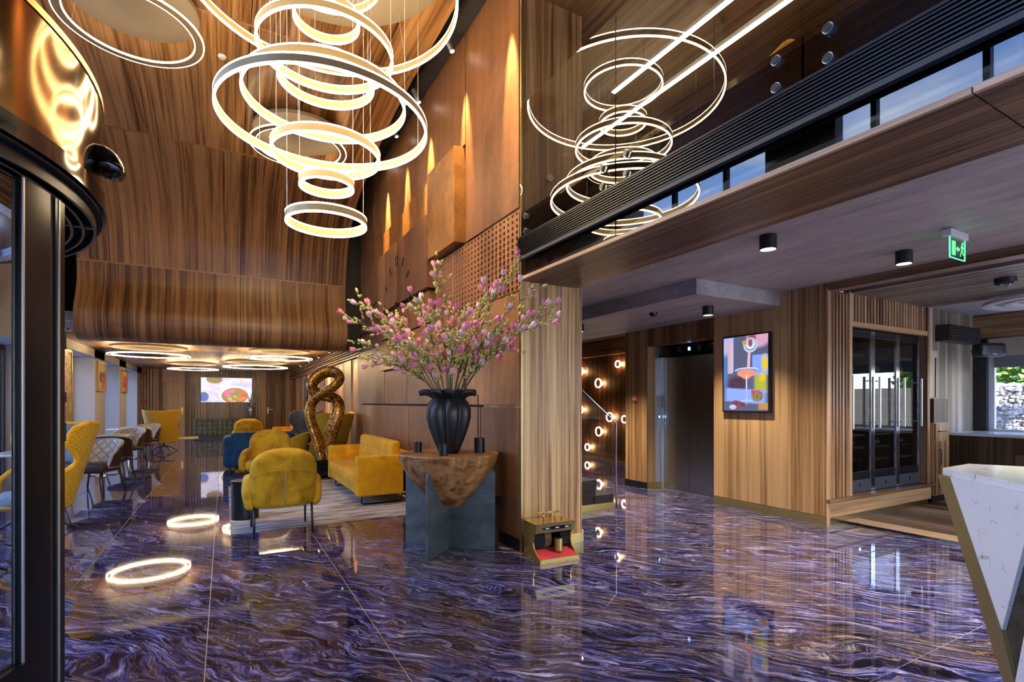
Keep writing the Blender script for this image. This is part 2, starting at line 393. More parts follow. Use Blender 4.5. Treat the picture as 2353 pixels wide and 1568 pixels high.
# bronze drum cladding
t = NT('bronze'); t.bsdf((.20,.118,.048), .10, 1.0); n = t.noise(t.pos(), 220, 2); t.bump(n, .05, .001)
# glass
def glass(name, tint=(1,1,1), k=1.0, add=0.0, rough=0.0):
    t = NT(name); tr = t.n('BsdfTransparent'); tr.inputs[0].default_value = (*tint, 1); gl = t.n('BsdfGlossy'); gl.inputs['Roughness'].default_value = rough
    fr = t.n('Fresnel'); fr.inputs['IOR'].default_value = 1.5; f = t.math('ADD', t.math('MULTIPLY', fr.outputs[0], k), add); mxs = t.n('MixShader')
    f = t.math('MULTIPLY', t.math('MINIMUM', f, 1.0), t.math('SUBTRACT', 1.0, t.n('NewGeometry').outputs['Backfacing'])); t.l(f, mxs.inputs[0]); t.l(tr.outputs[0], mxs.inputs[1]); t.l(gl.outputs[0], mxs.inputs[2]); t.l(mxs.outputs[0], t.out.inputs[0])
glass('glass', (.93,.95,.95), 1.0); glass('glass_rail', (.78,.75,.70), 1.15, .03); glass('glass_dark', (.55,.55,.56), 1.2, .02); glass('glass_green', (.75,.95,.88), 1.2, .02)
emis('led_warm', (1.0,.77,.44), 17.); emis('led_soft', (1.0,.74,.40), 40.); emis('led_white', (1.0,.88,.72), 14.); emis('led_line', (1.0,.95,.84), 11.)
emis('led_wall', (1.0,.78,.48), 9.); emis('exit_green', (.08,.75,.16), 1.5); emis('exit_edge', (.10,.70,.38), 1.0); emis('backlight', (1.0,.80,.48), .55)
plain('ring_gold', (.46,.33,.15), .45, .2)
plain('petal', (.86,.30,.42), .6); plain('petal_light', (.93,.62,.66), .6); plain('bud', (.52,.47,.13), .6); plain('stem', (.105,.115,.05), .7); plain('leaf', (.06,.16,.025), .6)
plain('leaf_light', (.20,.36,.05), .6); plain('matte_black_ceramic', (.010,.0105,.012), .40, spec=.45); plain('bristle', (.012,.010,.010), .95); plain('bristle_brown', (.20,.11,.035), .9)
plain('sideboard', (.14,.145,.095), .5, .25); plain('pampas', (.45,.37,.25), .9); plain('silver_glaze', (.45,.46,.45), .22, .7)

# ================================================================== THE SETTING
# ---- floor: slab (joints) and one object per marble tile
floor = struct('floor', B(-3.3, 10.3, -3.6, 24.1, -.15, -.005), 'grout')
TX, TY = .908, 1.083
tile_me = B(-TX/2+.003, TX/2-.003, -TY/2+.003, TY/2-.003, -.03, 0).mesh('tile')
for i in range(-4, 10):
    for j in range(-6, 21):
        cx, cyy = -.087+TX*(i+.5), 2.455+TY*(j+.5)
        if cx > 2.6 and cyy > 12.2: continue
        if cx > 6.9 and cyy < 3.2: continue
        if cx > 8.6: continue
        inst('tile', tile_me, 'marble', floor, (cx, cyy, 0))
# raised oak boards of the bar area
fb = struct('floor_bar', B(6.32, 10.2, -3.5, 3.36, -.004, .004), 'black')
struct('trim_1', B(6.29, 6.32, -3.5, 3.33, -.004, .02), 'black_gloss')
pk = B(-.07, .07, -1.72, 1.72, 0, .014).mesh('plank')
for i in range(27):
    for j in range(2): inst('plank', pk, 'wood_floor', fb, (6.395+.143*i, 1.63-3.445*j, .004))

# ---- corten feature wall: (y0,y1,z0,z1,proud,mat)
wr = struct('wall_right', B(2.43, 2.62, 4.15, 10.56, 0, 5.7), 'void')
PAN = [(4.155,4.975,.12,1.352,0,'corten'),(4.985,7.445,.12,1.352,0,'corten'),(7.455,10.55,.12,1.352,0,'corten'),
 (4.155,5.36,1.37,2.435,0,'corten'),(5.43,7.535,1.37,2.435,0,'corten'),(7.545,8.77,1.37,1.925,0,'corten'),(8.78,10.55,1.37,2.40,0,'corten'),
 (5.55,8.86,1.935,2.435,.05,'corten_orange'),(6.43,8.86,2.45,2.88,.05,'corten_orange'),
 (6.36,7.69,2.895,3.84,.11,'corten'),(7.70,8.86,2.895,3.84,.11,'corten'),
 (5.44,6.345,3.235,4.34,.11,'corten_orange'),
 (4.155,5.375,3.22,5.62,0,'corten'),(5.385,7.47,4.35,5.62,0,'corten'),(6.355,7.585,3.85,4.34,.03,'corten_orange'),
 (7.48,9.45,4.285,5.62,0,'corten'),(7.595,8.80,3.85,4.275,.03,'corten_orange'),(8.81,9.45,3.2,4.275,.02,'corten_orange'),
 (9.46,10.55,3.2,5.62,0,'corten'),(8.88,10.55,2.75,3.19,0,'corten')]
for (a,b,c,d,p,m) in PAN: B(2.40-p, 2.432, a+.004, b-.004, c+.004, d-.004).build('panel', m, wr, bevel=.002)
def perforated(name, ys, zs, rad, x0, x1, mat, parent):
    # plate with real round holes: one cell per hole
    mb = MB(); n = 12
    for i in range(len(ys)-1):
        for k in range(len(zs)-1):
            y0,y1,z0,z1 = ys[i],ys[i+1],zs[k],zs[k+1]; cy_,cz_ = (y0+y1)/2,(z0+z1)/2; r = rad(cy_,cz_,i,k)
            sq = []
            for a in range(n):
                t_ = 2*PI*a/n+PI/4; c_,s_ = math.cos(t_),math.sin(t_); q = max(abs(c_),abs(s_)); sq.append((cy_+c_/q*(y1-y0)/2, cz_+s_/q*(z1-z0)/2))
            if r <= 0: mb.add([(x0,y0,z0),(x0,y1,z0),(x0,y1,z1),(x0,y0,z1)], [(0,1,2,3)]); continue
            ci = [(cy_+r*math.cos(2*PI*a/n+PI/4), cz_+r*math.sin(2*PI*a/n+PI/4)) for a in range(n)]
            o = mb.add([(x0,)+p for p in sq]+[(x0,)+p for p in ci]+[(x1,)+p for p in ci], [])
            for a in range(n):
                b_ = (a+1) % n; mb.f.append((o+a,o+b_,o+n+b_,o+n+a)); mb.f.append((o+n+a,o+n+b_,o+2*n+b_,o+2*n+a))
    return mb.build(name, mat, parent)
NY, NZ = 26, 13
ys = [4.16+(6.35-4.16)*i/NY for i in range(NY+1)]; zs = [2.45+(3.205-2.45)*i/NZ for i in range(NZ+1)]
def prad(y, z, i, k):
    f = .5+.5*math.sin((y-4.2)*2.2+1.0)*math.cos((z-2.8)*4.0+.6*math.sin(y*2))
    return .0075+.0195*f
perforated('perforated_panel', ys, zs, prad, 2.405, 2.425, 'corten', wr)
ys = [8.9+(10.5-8.9)*i/22 for i in range(23)]; zs = [2.42+.31*i/8 for i in range(9)]
perforated('perforated_panel', ys, zs, lambda y,z,i,k: .012, 2.405, 2.425, 'corten', wr)
B(2.62, 2.65, 4.96, 10.56, 0, 2.75).build('added_rear_lining', 'wood_z', wr)  # unseen wood face added to brighten what the elevator doors reflect
struct('baseboard_right', B(2.41, 2.44, 4.16, 10.55, 0, .11), 'black')

# ---- pillar at the end of the corten wall
pil = struct('wall_pillar', B(2.425, 3.104, 4.14, 4.95, .10, 5.6), 'wood_pillar')
B(2.410, 2.425, 4.130, 4.16, 0, 5.6).build('corner_profile', 'brass_dark', pil)
B(2.425, 3.10, 4.15, 4.94, 0, .10).build('skirting', 'brass', pil); B(3.10, 3.16, 4.17, 4.94, 0, .12).build('skirting', 'brass_dark', pil)
B(3.104, 3.112, 4.134, 4.16, .10, 5.6).build('corner_profile', 'wood_nosing', pil)

# ---- mezzanine edge, soffit and slab
sof = struct('ceiling_soffit', B(2.42, 3.05, -3.5, 4.14, 2.552, 2.60), 'black')
for (a, b) in ((-3.5,-1.6),(-1.594,.815),(.821,4.137)): B(2.405, 3.05, a, b, 2.53, 2.552).build('panel', 'wood_soffit', sof)
for (a, b) in ((-3.5,-1.6),(-1.594,.815),(.821,4.137)): B(2.383, 2.405, a, b, 2.53, 2.556).build('nosing', 'wood_nosing', sof)
mz = struct('floor_mezzanine', B(2.46, 10.3, -3.5, 12.2, 2.96, 3.15), 'black')
B(2.46, 2.62, -3.5, 4.135, 2.56, 3.19).build('slab_edge', 'black_gloss', mz)
cc = struct('ceiling_right', B(3.04, 5.96, -3.5, 12.2, 2.75, 2.96), 'concrete')
B(4.48, 5.96, 3.9, 9.0, 2.58, 2.752).build('dropped_slab', 'concrete', cc)
B(2.62, 3.2, 4.9, 12.2, 2.70, 2.96).build('dropped_slab', 'concrete', cc)
cb = struct('ceiling_bar', B(8.36, 10.3, -3.5, 3.6, 2.75, 2.96), 'concrete')
bmx = struct('trim_2', B(5.95, 6.12, -3.5, 3.34, 2.665, 2.96), 'wood_y')
cs = struct('ceiling_slatted', B(6.12, 8.36, -3.5, 3.42, 2.735, 2.96), 'void')
sl = B(-.019, .019, -3.45, 3.45, 0, .05).mesh('slat')
for i in range(39):
    x = 6.15+.0575*i
    if 6.26 < x < 6.42: continue
    inst('slat', sl, 'wood_slat_ceiling', cs, (x, -.04, 2.685))

# ---- elevator wall
we = struct('wall_elevator', B(5.97, 6.15, 3.36, 4.876, 0, 2.76), 'wood_z')
B(5.97, 6.15, 4.876, 6.17, 2.30, 2.76).build('lintel', 'wood_z', we)
B(5.97, 6.12, 6.19, 6.685, 0, 2.76).build('pier', 'wood_z', we)
for (a, b) in ((3.338,3.755),(3.759,4.152),(4.156,4.874)): B(5.945, 5.972, a, b, .105, 2.75).build('panel', 'wood_z', we)
for (a, b) in ((4.88,5.52),(5.524,6.166)): B(5.945, 5.972, a, b, 2.302, 2.75).build('panel', 'wood_z', we)
B(5.945, 5.972, 6.172, 6.68, .105, 2.75).build('panel', 'wood_z', we)
B(5.95, 6.12, 6.168, 6.19, .10, 2.30).build('reveal_panel', 'wood_z', we)
B(5.944, 5.952, 6.160, 6.172, 0, 2.31).build('corner_profile', 'brass', we)
B(5.944, 5.952, 4.874, 4.882, .105, 2.31).build('corner_profile', 'brass', we)
struct('baseboard_elevator', B(5.938, 5.97, 3.335, 4.876, 0, .10), 'brass_dark')
bb2 = struct('baseboard_pier', B(5.94, 5.97, 6.18, 6.69, 0, .10), 'black'); B(5.945, 6.24, 6.155, 6.172, 0, .10).build('return', 'brass', bb2)
# elevator doors
dr = struct('door_1', B(6.30, 6.36, 4.5, 6.25, 0, 2.5), 'dark_grey')
B(6.245, 6.275, 5.575, 6.085, .005, 2.12).build('door_leaf', 'brushed', dr); B(6.245, 6.275, 4.6, 5.569, .005, 2.12).build('door_leaf', 'brushed', dr)
B(6.235, 6.30, 6.09, 6.175, 0, 2.14).build('jamb', 'steel', dr); B(6.12, 6.30, 6.164, 6.19, .10, 2.30).build('jamb_panel', 'steel', dr)
B(6.20, 6.30, 4.6, 6.164, 2.125, 2.31).build('header', 'black_gloss', dr); B(6.24, 6.30, 4.6, 6.16, 0, .004).build('sill', 'steel', dr)
for (y, m) in ((5.72,'chrome'),(5.34,'chrome')): B(6.19, 6.20, y-.035, y+.035, 2.175, 2.265).build('arrow_indicator', m, dr)
B(6.19, 6.20, 5.515, 5.55, 2.195, 2.245).build('floor_display', 'blue_led', dr)
cp = B(6.135, 6.235, 6.145, 6.166, .98, 1.26).build('call_panel', 'steel', dr, bevel=.004)
B(6.165, 6.205, 6.138, 6.146, 1.13, 1.20).build('display', 'black_gloss', cp); B(6.172, 6.198, 6.135, 6.139, 1.145, 1.185).build('digit', 'blue_led', cp)
MB().cyl((6.185,6.136,1.05),(6.185,6.147,1.05),.016).build('button', 'chrome', cp)
nb = B(6.15, 6.228, 6.158, 6.166, 1.30, 1.51).build('notice', 'paper', dr)
for k in range(9): B(6.158, 6.22-.012*(k % 3), 6.156, 6.159, 1.485-.02*k, 1.49-.02*k).build('text_line', 'dark_grey', nb)
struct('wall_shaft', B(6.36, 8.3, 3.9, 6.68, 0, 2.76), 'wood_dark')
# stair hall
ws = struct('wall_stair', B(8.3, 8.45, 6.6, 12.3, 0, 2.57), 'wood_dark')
B(8.27, 8.45, 6.6, 12.3, 2.57, 2.96).build('cornice', 'wood_y', ws); B(8.27, 8.31, 6.6, 12.3, .0, .12).build('skirting', 'brass', ws)
struct('wall_stair_end', B(2.6, 8.4, 12.2, 12.35, 0, 2.96), 'wood_dark')

# ---- wine cabinet niche
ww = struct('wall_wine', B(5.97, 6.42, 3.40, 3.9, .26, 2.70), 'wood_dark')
B(6.42, 8.36, 3.40, 3.9, 2.30, 2.70).build('bulkhead', 'wood_dark', ww)
B(6.40, 8.46, 3.88, 3.95, .26, 2.70).build('back_panel', 'void', ww)
B(5.938, 5.985, 3.322, 3.338, .0, 2.70).build('stile', 'wood_slat', ww)
s1 = B(-.017, .017, -.03, .03, 0, 2.37).mesh('slat')
for i in range(6): inst('slat', s1, 'wood_slat', ww, (6.03+.066*i, 3.37, .30))
B(6.39, 6.45, 3.325, 3.45, .30, 2.70).build('stile', 'wood_slat', ww); B(8.30, 8.36, 3.325, 3.9, .30, 2.70).build('stile', 'wood_slat', ww); B(8.36, 8.46, 3.36, 3.9, .30, 2.70).build('stile', 'wood_z', ww)
B(6.45, 8.30, 3.325, 3.45, 2.30, 2.36).build('head_rail', 'wood_x', ww)
s2 = B(-.019, .019, -.03, .03, 0, .335).mesh('slat')
for i in range(26): inst('slat', s2, 'wood_slat', ww, (6.49+.0712*i, 3.37, 2.36))
B(5.935, 8.47, 3.29, 3.335, .26, .30).build('ledge', 'wood_x', ww); B(5.98, 8.47, 3.335, 3.9, .26, .30).build('ledge', 'wood_x', ww); B(5.98, 8.40, 3.325, 3.9, .09, .26).build('plinth', 'wood_x', ww)
B(5.98, 8.36, 3.345, 3.9, 0, .09).build('toe_kick', 'brass', ww)

# ---- bar room beyond
wb = struct('wall_bar', B(8.46, 10.35, 3.52, 3.7, 0, 2.96), 'wood_grey')
for (a, b) in ((8.47,8.88),(8.884,9.40),(9.404,9.86),(9.864,10.2)): B(a, b, 3.495, 3.522, .05, 2.75).build('panel', 'wood_grey', wb)
wv_ = struct('wall_window', B(10.2, 10.4, -3.5, 3.52, 0, .955), 'wood_z')
B(10.2, 10.4, -3.5, 3.52, 2.37, 2.96).build('header', 'wood_y', wv_); B(10.2, 10.4, 3.33, 3.52, .955, 2.37).build('pier', 'black', wv_); B(10.2, 10.4, -3.5, -1.2, .955, 2.37).build('pier', 'wood_z', wv_)
w1 = struct('window_1', B(10.28, 10.34, 3.26, 3.33, .955, 2.37), 'white')
B(10.28, 10.34, -1.2, 3.26, .955, .99).build('frame', 'white', w1); B(10.30, 10.31, -1.2, 3.26, .99, 2.37).build('pane', 'glass', w1)
B(10.26, 10.29, -1.2, 3.26, 1.93, 2.10).build('blind', 'blind', w1); B(10.25, 10.29, -1.2, 3.26, 2.10, 2.37).build('blind_box', 'shade', w1)

# ---- curved walnut shell: profile (Y,Z), panels split at the seams
PR = [(-3.4,5.46),(0,5.46),(3,5.46),(5.2,5.46),(6.5,5.44),(7.87,5.30),(9.1,5.00),(9.75,4.70),(10.12,4.35),(10.30,3.9),(10.37,3.42),(10.27,3.1),(10.14,2.85),(10.14,2.63),(10.26,2.46),(10.5,2.40),(10.8,2.44),(11.2,2.58),(11.7,2.68),(12.3,2.70)]
def catmull(P, n=8):
    out = []
    for i in range(len(P)-1):
        p0, p1, p2, p3 = [Vector(P[max(0, min(len(P)-1, k))]) for k in (i-1, i, i+1, i+2)]
        for j in range(n):
            t_ = j/n; out.append(.5*((2*p1)+(-p0+p2)*t_+(2*p0-5*p1+4*p2-p3)*t_*t_+(-p0+3*p1-3*p2+p3)*t_**3))
    out.append(Vector(P[-1])); return out
prof = catmull(PR)
arc = [0]
for i in range(1, len(prof)): arc.append(arc[-1]+(prof[i]-prof[i-1]).length)
def arc_at(fn):
    for i in range(len(prof)):
        if fn(prof[i]): return arc[i]
seams = [0, arc_at(lambda p: p[0] > 0.2), arc_at(lambda p: p[0] > 3.2), arc_at(lambda p: p[0] > 6.05), arc_at(lambda p: p[0] > 8.6), arc_at(lambda p: p[0] > 9 and p[1] < 3.67), arc[-1]]
def prof_at(s):
    for i in range(1, len(prof)):
        if arc[i] >= s: 
            t_ = (s-arc[i-1])/(arc[i]-arc[i-1]); return prof[i-1].lerp(prof[i], t_)
    return prof[-1]
ce = struct('ceiling', B(-3.1, 2.46, -3.5, 24.1, 6.0, 6.15), 'void')
xs = [-2.02,-1.60,.25,1.63,2.07]
for a in range(len(xs)-1):
    for b in range(len(seams)-1):
        g = .004; s0, s1_ = seams[b]+g, seams[b+1]-g; n = max(4, int((s1_-s0)/.07)); top, bot, ut = [], [], []
        for i in range(n+1):
            s_ = s0+(s1_-s0)*i/n; p = prof_at(s_); q = prof_at(min(arc[-1], s_+.02))-prof_at(max(0, s_-.02)); q.normalize(); nrm = Vector((q.y, -q.x))
            o = p - nrm*.03
            bot.append([(xs[a]+g, p[0], p[1]), (xs[a+1]-g, p[0], p[1])]); top.append([(xs[a]+g, o[0], o[1]), (xs[a+1]-g, o[0], o[1])]); ut.append([(xs[a]+b*3.7, s_), (xs[a+1]+b*3.7, s_)])
        mb = MB(); mb.grid(bot, ut); mb.grid(top, ut); k = (n+1)*2
        for i in range(n):
            mb.f.append((i*2, i*2+2, k+i*2+2, k+i*2)); mb.f.append((i*2+1, k+i*2+1, k+i*2+3, i*2+3))
        mb.f.append((0, k, k+1, 1)); mb.f.append((n*2, n*2+1, k+n*2+1, k+n*2))
        mb.build('panel', 'wood_shell', ce, auto=40)
for b in (3, 4, 5):
    s_ = seams[b]; p = prof_at(s_-.012); q = prof_at(s_+.012); d_ = (q-p).normalized(); nn = Vector((d_.y, -d_.x))
    pts_ = [p+nn*.004, q+nn*.004, q-nn*.01, p-nn*.01]; mb = MB(); mb.prism([(v_[0], v_[1]) for v_ in pts_], lambda p_, x_: Vector((x_, p_[0], p_[1])), -2.016, 2.066); mb.build('seam_strip', 'wood_seam', ce)
# black channel between shell and corten wall with lighting track
ch = struct('trim_3', B(2.06, 2.44, -3.5, 10.6, 5.62, 5.66), 'dark_grey')
B(2.17, 2.21, -3.4, 10.3, 5.57, 5.62).build('track', 'black', ch)
struct('trim_4', B(2.08, 2.46, 10.57, 10.95, 2.44, 5.65), 'black')

# ---- lounge: ceiling, end wall, right wall, left wall
cl = struct('ceiling_lounge', B(-3.3, 2.62, 12.2, 24.1, 2.72, 2.9), 'void')
for (a, b) in ((-2.75,-.95),(-.944,.90),(.906,2.52)):
    for (c, d) in ((12.25,15.2),(15.206,18.2),(18.206,21.2),(21.206,24.0)): B(a, b, c, d, 2.69, 2.722).build('panel', 'wood_y', cl)
B(-3.3, -2.02, 10.9, 12.25, 2.70, 2.9).build('edge_panel', 'wall_paint', cl)
wk = struct('wall_back', B(-3.3, 2.62, 24.02, 24.2, 0, 2.75), 'wood_dark')
def bx(x, Y=24.): # picture column -> X on the end wall (used only to copy spacing)
    return ((x-1176.5)/1182*.8726+.4885)/(.8726-(x-1176.5)/1182*.4885)*Y
for (a, b) in ((357,364),(364.4,373),(425.3,436)): B(bx(a), bx(b), 23.97, 24.03, 0, 2.7).build('panel', 'wood_z', wk)
B(bx(373), bx(425), 23.97, 24.03, 2.2, 2.7).build('panel', 'wood_z', wk)
for (a, b) in ((598,611),(655.4,676)): B(bx(a), bx(b), 23.97, 24.03, 0, 2.7).build('panel', 'wood_z', wk)
B(bx(611.3), bx(655), 23.97, 24.03, 2.2, 2.7).build('panel', 'wood_z', wk)
sb_ = B(-.03, .03, -.03, .03, 0, 2.69).mesh('slat')
x = bx(326)
while x < bx(356): inst('slat', sb_, 'wood_slat', wk, (x, 23.97, 0)); x += .098
x = bx(437)
while x < bx(598): inst('slat', sb_, 'wood_slat', wk, (x, 23.97, 0)); x += .098
struct('baseboard_back', B(-2.75, 2.5, 23.90, 23.94, 0, .05), 'brass')
for n_, (a, b, hx) in enumerate(((373.5,424.5,419),(611.6,654.6,615))):
    d_ = struct('door_%d' % (n_+2), B(bx(a), bx(b), 23.95, 24.02, .06, 2.19), 'wood_z')
    h = B(bx(hx)-.03, bx(hx)+.03, 23.93, 23.96, .92, 1.2).build('handle_plate', 'gold', d_)
    s_ = -1 if n_ == 0 else 1
    B(min(bx(hx), bx(hx)+s_*.18), max(bx(hx), bx(hx)+s_*.18), 23.89, 23.92, 1.08, 1.11).build('lever', 'gold', h)
wl = struct('wall_lounge', B(2.52, 2.64, 10.56, 24.1, 0, 2.75), 'void')
y = 10.6; k = 0
while y < 23.9:
    wd = (1.15, .72, 1.3, .55, .95)[k % 5]; y2 = min(23.95, y+wd)
    B(2.49-(.02 if k % 2 else 0), 2.525, y, y2-.012, .06, 2.34).build('panel', ('corten','wood_z','corten','corten','wood_z')[k % 5], wl); y = y2; k += 1
sc_ = B(2.46, 2.52, -6.6, 6.6, 0, .03).mesh('slat')
for k in range(6): inst('slat', sc_, 'wood_y', wl, (0, 17.3, 2.37+.056*k))
B(2.44, 2.50, 18.6, 19.3, 0, 2.2).build('doorway', 'black', wl)

def niche_wall(name, y0, y1, z1=2.72):
    return struct(name, B(-3.3, -2.75, y0, y1, 0, z1), 'wall_paint')
wl_ = niche_wall('wall_left', 11.6, 13.7, 6.0)
for (a, b) in ((15.9,17.1),(19.3,20.5),(22.9,24.05)): B(-3.3, -2.75, a, b, 0, 2.72).build('pier', 'wall_paint', wl_)
B(-3.3, -2.75, 13.7, 24.05, 2.5, 2.72).build('lintel', 'wall_paint', wl_)
B(-3.3, -2.75, 8.5, 9.1, 0, 6.0).build('pier', 'wall_paint', wl_); B(-3.3, -2.75, 9.1, 11.6, 2.35, 6.0).build('lintel', 'wall_paint', wl_)
for n_, (a, b) in enumerate(((9.1,11.6),(13.7,15.9),(17.1,19.3),(20.5,22.9))):
    top = 2.35 if n_ == 0 else 2.5
    wn = struct('window_%d' % (n_+2), B(-3.26, -3.18, a, b, 0, .12), 'dark_grey')
    B(-3.26, -3.18, a, b, top-.08, top).build('frame', 'dark_grey', wn)
    for y in (a, (a+b)/2-.035, b-.07): B(-3.26, -3.18, y, y+.07, .12, top-.08).build('frame', 'dark_grey', wn)
    B(-3.225, -3.215, a+.07, (a+b)/2-.035, .12, top-.08).build('pane', 'glass', wn); B(-3.225, -3.215, (a+b)/2+.035, b-.07, .12, top-.08).build('pane', 'glass', wn)

# ---- glazed street fronts beside and behind the viewpoint
def curtain(name, axis, at, a, b, z1, step, skip=(), zt=2.6):
    mbk = (lambda u0,u1,v0,v1,z0,zz: B(u0,u1,v0,v1,z0,zz)) if axis == 'y' else (lambda u0,u1,v0,v1,z0,zz: B(v0,v1,u0,u1,z0,zz))
    root = struct(name, mbk(at-.05, at+.05, a, b, 0, .12), 'black_metal')
    for z in (zt, z1-.1): mbk(at-.05, at+.05, a, b, z, z+.1).build('transom', 'black_metal', root)
    y = a
    while y < b-.05:
        y2 = min(b, y+step); mbk(at-.05, at+.05, y, y+.07, .12, z1).build('mullion', 'black_metal', root)
        if not any(s0 <= (y+y2)/2 <= s1 for (s0, s1) in skip):
            mbk(at-.006, at+.006, y+.07, y2, .12, zt).build('pane', 'glass', root); mbk(at-.006, at+.006, y+.07, y2, zt+.1, z1-.1).build('pane', 'glass', root)
        y = y2
    return root
curtain('window_6', 'y', -3.02, -3.5, 8.5, 6.0, 1.2)
curtain('window_7', 'x', -3.5, -3.0, 10.2, 2.75, 1.2, zt=2.3)
B(-3.0, 10.2, -3.6, -3.45, 2.75, 3.0).build('spandrel', 'dark_grey', bpy.data.objects['window_7'])
struct('wall_front', B(-3.0, 10.3, -3.62, -3.5, 3.0, 6.0), 'dark_grey')
struct('wall_column', B(-3.1, -2.9, 4.2, 5.3, 2.7, 6.0), 'black')
# mezzanine room
struct('ceiling_mezzanine', B(2.46, 8.2, -3.5, 12.2, 5.25, 5.4), 'wood_soffit')
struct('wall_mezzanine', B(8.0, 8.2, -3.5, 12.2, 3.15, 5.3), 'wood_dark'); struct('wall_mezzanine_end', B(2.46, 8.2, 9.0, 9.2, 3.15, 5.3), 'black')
struct('ceiling_roof', B(2.46, 10.4, -3.6, 24.2, 5.9, 6.1), 'void')
# outdoors
struct('floor_outside', B(-60, 60, -60, 60, -.5, -.2), 'pave')
struct('wall_light_stop', B(-3.3, 2.62, 12.3, 12.45, 2.72, 6.0), 'void')  # unseen wall added to stop light leaking in above the lounge
bk = MB(); bk.grid([[(-2.0, (prof[i]-Vector((0,0)))[0], prof[i][1]+.0) for _ in (0,)] + [(2.05, prof[i][0], prof[i][1])] for i in range(len(prof))])
bkv = []
for i, p in enumerate(prof):
    q = (prof[min(i+1, len(prof)-1)]-prof[max(i-1, 0)]).normalized(); o = p - Vector((q.y, -q.x))*.045; bkv.append([(-2.0, o[0], o[1]), (2.05, o[0], o[1])])
MB().grid(bkv).build('backing', 'void', ce)  # dark sheet added behind the panels to stop light through their seams

# ================================================================== LAMPS
def spot(parent, loc, target, power, angle, blend=.5, col=(1,.82,.58), size=.03):
    l = bpy.data.lights.new('bulb', 'SPOT'); l.energy = power; l.spot_size = R(angle); l.spot_blend = blend; l.color = col; l.shadow_soft_size = size
    o = bpy.data.objects.new('bulb', l); COL.objects.link(o); o.location = loc
    d = Vector(target)-Vector(loc); o.rotation_euler = d.to_track_quat('-Z', 'Y').to_euler(); o.parent = parent; return o

# ---- tiered ring chandelier
CX_, CY_ = .76, 4.575
chn = thing('ring_chandelier', 'tiered chandelier of many glowing gold hoops hanging over the lobby', 'chandelier', (CX_, CY_, 0))
MB().lathe([(1.08,5.43),(1.08,5.37),(1.02,5.36),(.0005,5.36)], n=72).build('canopy', 'disc', chn, auto=40)
RINGS = [(.655,2.90),(.445,3.215),(.88,3.47),(1.68,3.73),(1.31,3.92),(.78,4.10),(1.10,4.34),(.54,4.62),(2.22,4.86),(.9,5.02)]
for (D, z) in RINGS:
    r = D/2; h = .078
    b_ = MB().band((0,0,0), r, r-.018, z+.013, z+h-.013, 112).build('ring', 'ring_gold', chn, auto=40)
    MB().band((0,0,0), r, r-.018, z, z+.013, 112).build('led_strip', 'led_warm', b_, auto=40); MB().band((0,0,0), r, r-.018, z+h-.013, z+h, 112).build('led_strip', 'led_warm', b_, auto=40)
    k = 3 if D > 1 else 2; a0 = {3: .5, 2: R(150)}[k]
    for i in range(k):
        a = a0+2*PI*i/k+D
        MB().cyl(((r-.009)*math.cos(a), (r-.009)*math.sin(a), z+h), ((r-.009)*math.cos(a)*(.98/max(.98, r)), (r-.009)*math.sin(a)*(.98/max(.98, r)), 5.37), .0014, n=5).build('wire', 'steel', chn)

# ---- flat hoop pendants under ceiling discs
def hoop(loc, D, zc, label, drop, mat='led_warm', gap=.09, disc=True, group=None, h=.026):
    t_ = thing('hoop_pendant', label, 'pendant lamp', (loc[0], loc[1], 0), 0, group); r = D/2; z = zc-drop
    b_ = MB().band((0,0,0), r-.010, r-gap+.010, z, z+h, 96).build('hoop', 'ring_gold', t_, auto=40)
    MB().band((0,0,0), r, r-.010, z, z+h-.012, 96).build('led_strip', mat, b_, auto=40); MB().band((0,0,0), r-gap+.010, r-gap, z, z+h-.012, 96).build('led_strip', mat, b_, auto=40)
    if disc: MB().lathe([(r*.93,zc-.005),(r*.93,zc-.05),(r*.90,zc-.06),(.0005,zc-.06)], n=64).build('ceiling_disc', 'disc', t_, auto=40)
    for i in range(3):
        a = .6+2*PI*i/3; MB().cyl(((r-gap/2)*math.cos(a), (r-gap/2)*math.sin(a), z+h), ((r*.85)*math.cos(a), (r*.85)*math.sin(a), zc-.05), .0016, n=5).build('wire', 'steel', t_)
    return t_
hoop((-.80,6.30), 1.24, 5.42, 'glowing hoop pendant under a beige disc beside the glossy bronze drum', .30)
hoop((.93,7.85), 1.28, 5.24, 'glowing hoop pendant behind the big chandelier on the walnut ceiling', .24)
hoop((-1.50,14.5), 1.60, 2.70, 'lounge hoop light nearest the window piers at the left', .22, 'led_soft')
hoop((1.22,14.0), 1.50, 2.70, 'lounge hoop light above the twisted bronze sculpture', .22, 'led_soft')
hoop((-.88,19.9), 1.45, 2.70, 'lounge hoop light in front of the pale wooden door', .22, 'led_soft')
hoop((.88,18.2), 1.85, 2.70, 'lounge hoop light hanging in front of the salad screen', .20, 'led_soft')

# ---- track spots on the corten wall
TL = ['track spotlight closest to the wooden pillar','second track spotlight from the pillar washing the corten wall','middle track spotlight of the corten wall','track spotlight just behind the largest chandelier hoop','farthest track spotlight on the corten wall']
for i, y in enumerate((4.35,5.42,6.55,7.55,8.6)):
    t_ = thing('track_spotlight', TL[i], 'spotlight', (2.19, y, 5.57), 0, 'track spotlights over the corten wall')
    MB().cyl((0,0,0),(0,0,-.06),.012).build('stem', 'black', t_); MB().cyl((-.01,.0,-.05),(.05,-.04,-.22),.03).build('lamp_body', 'steel', t_, auto=40)
    MB().cyl((.05,-.04,-.22),(.0505,-.0403,-.2215),.024).build('lens', 'led_white', t_)
    spot(t_, (.052,-.045,-.24), (.235,-.06,-1.35), 800, 22, .8, (1,.66,.28), .02)

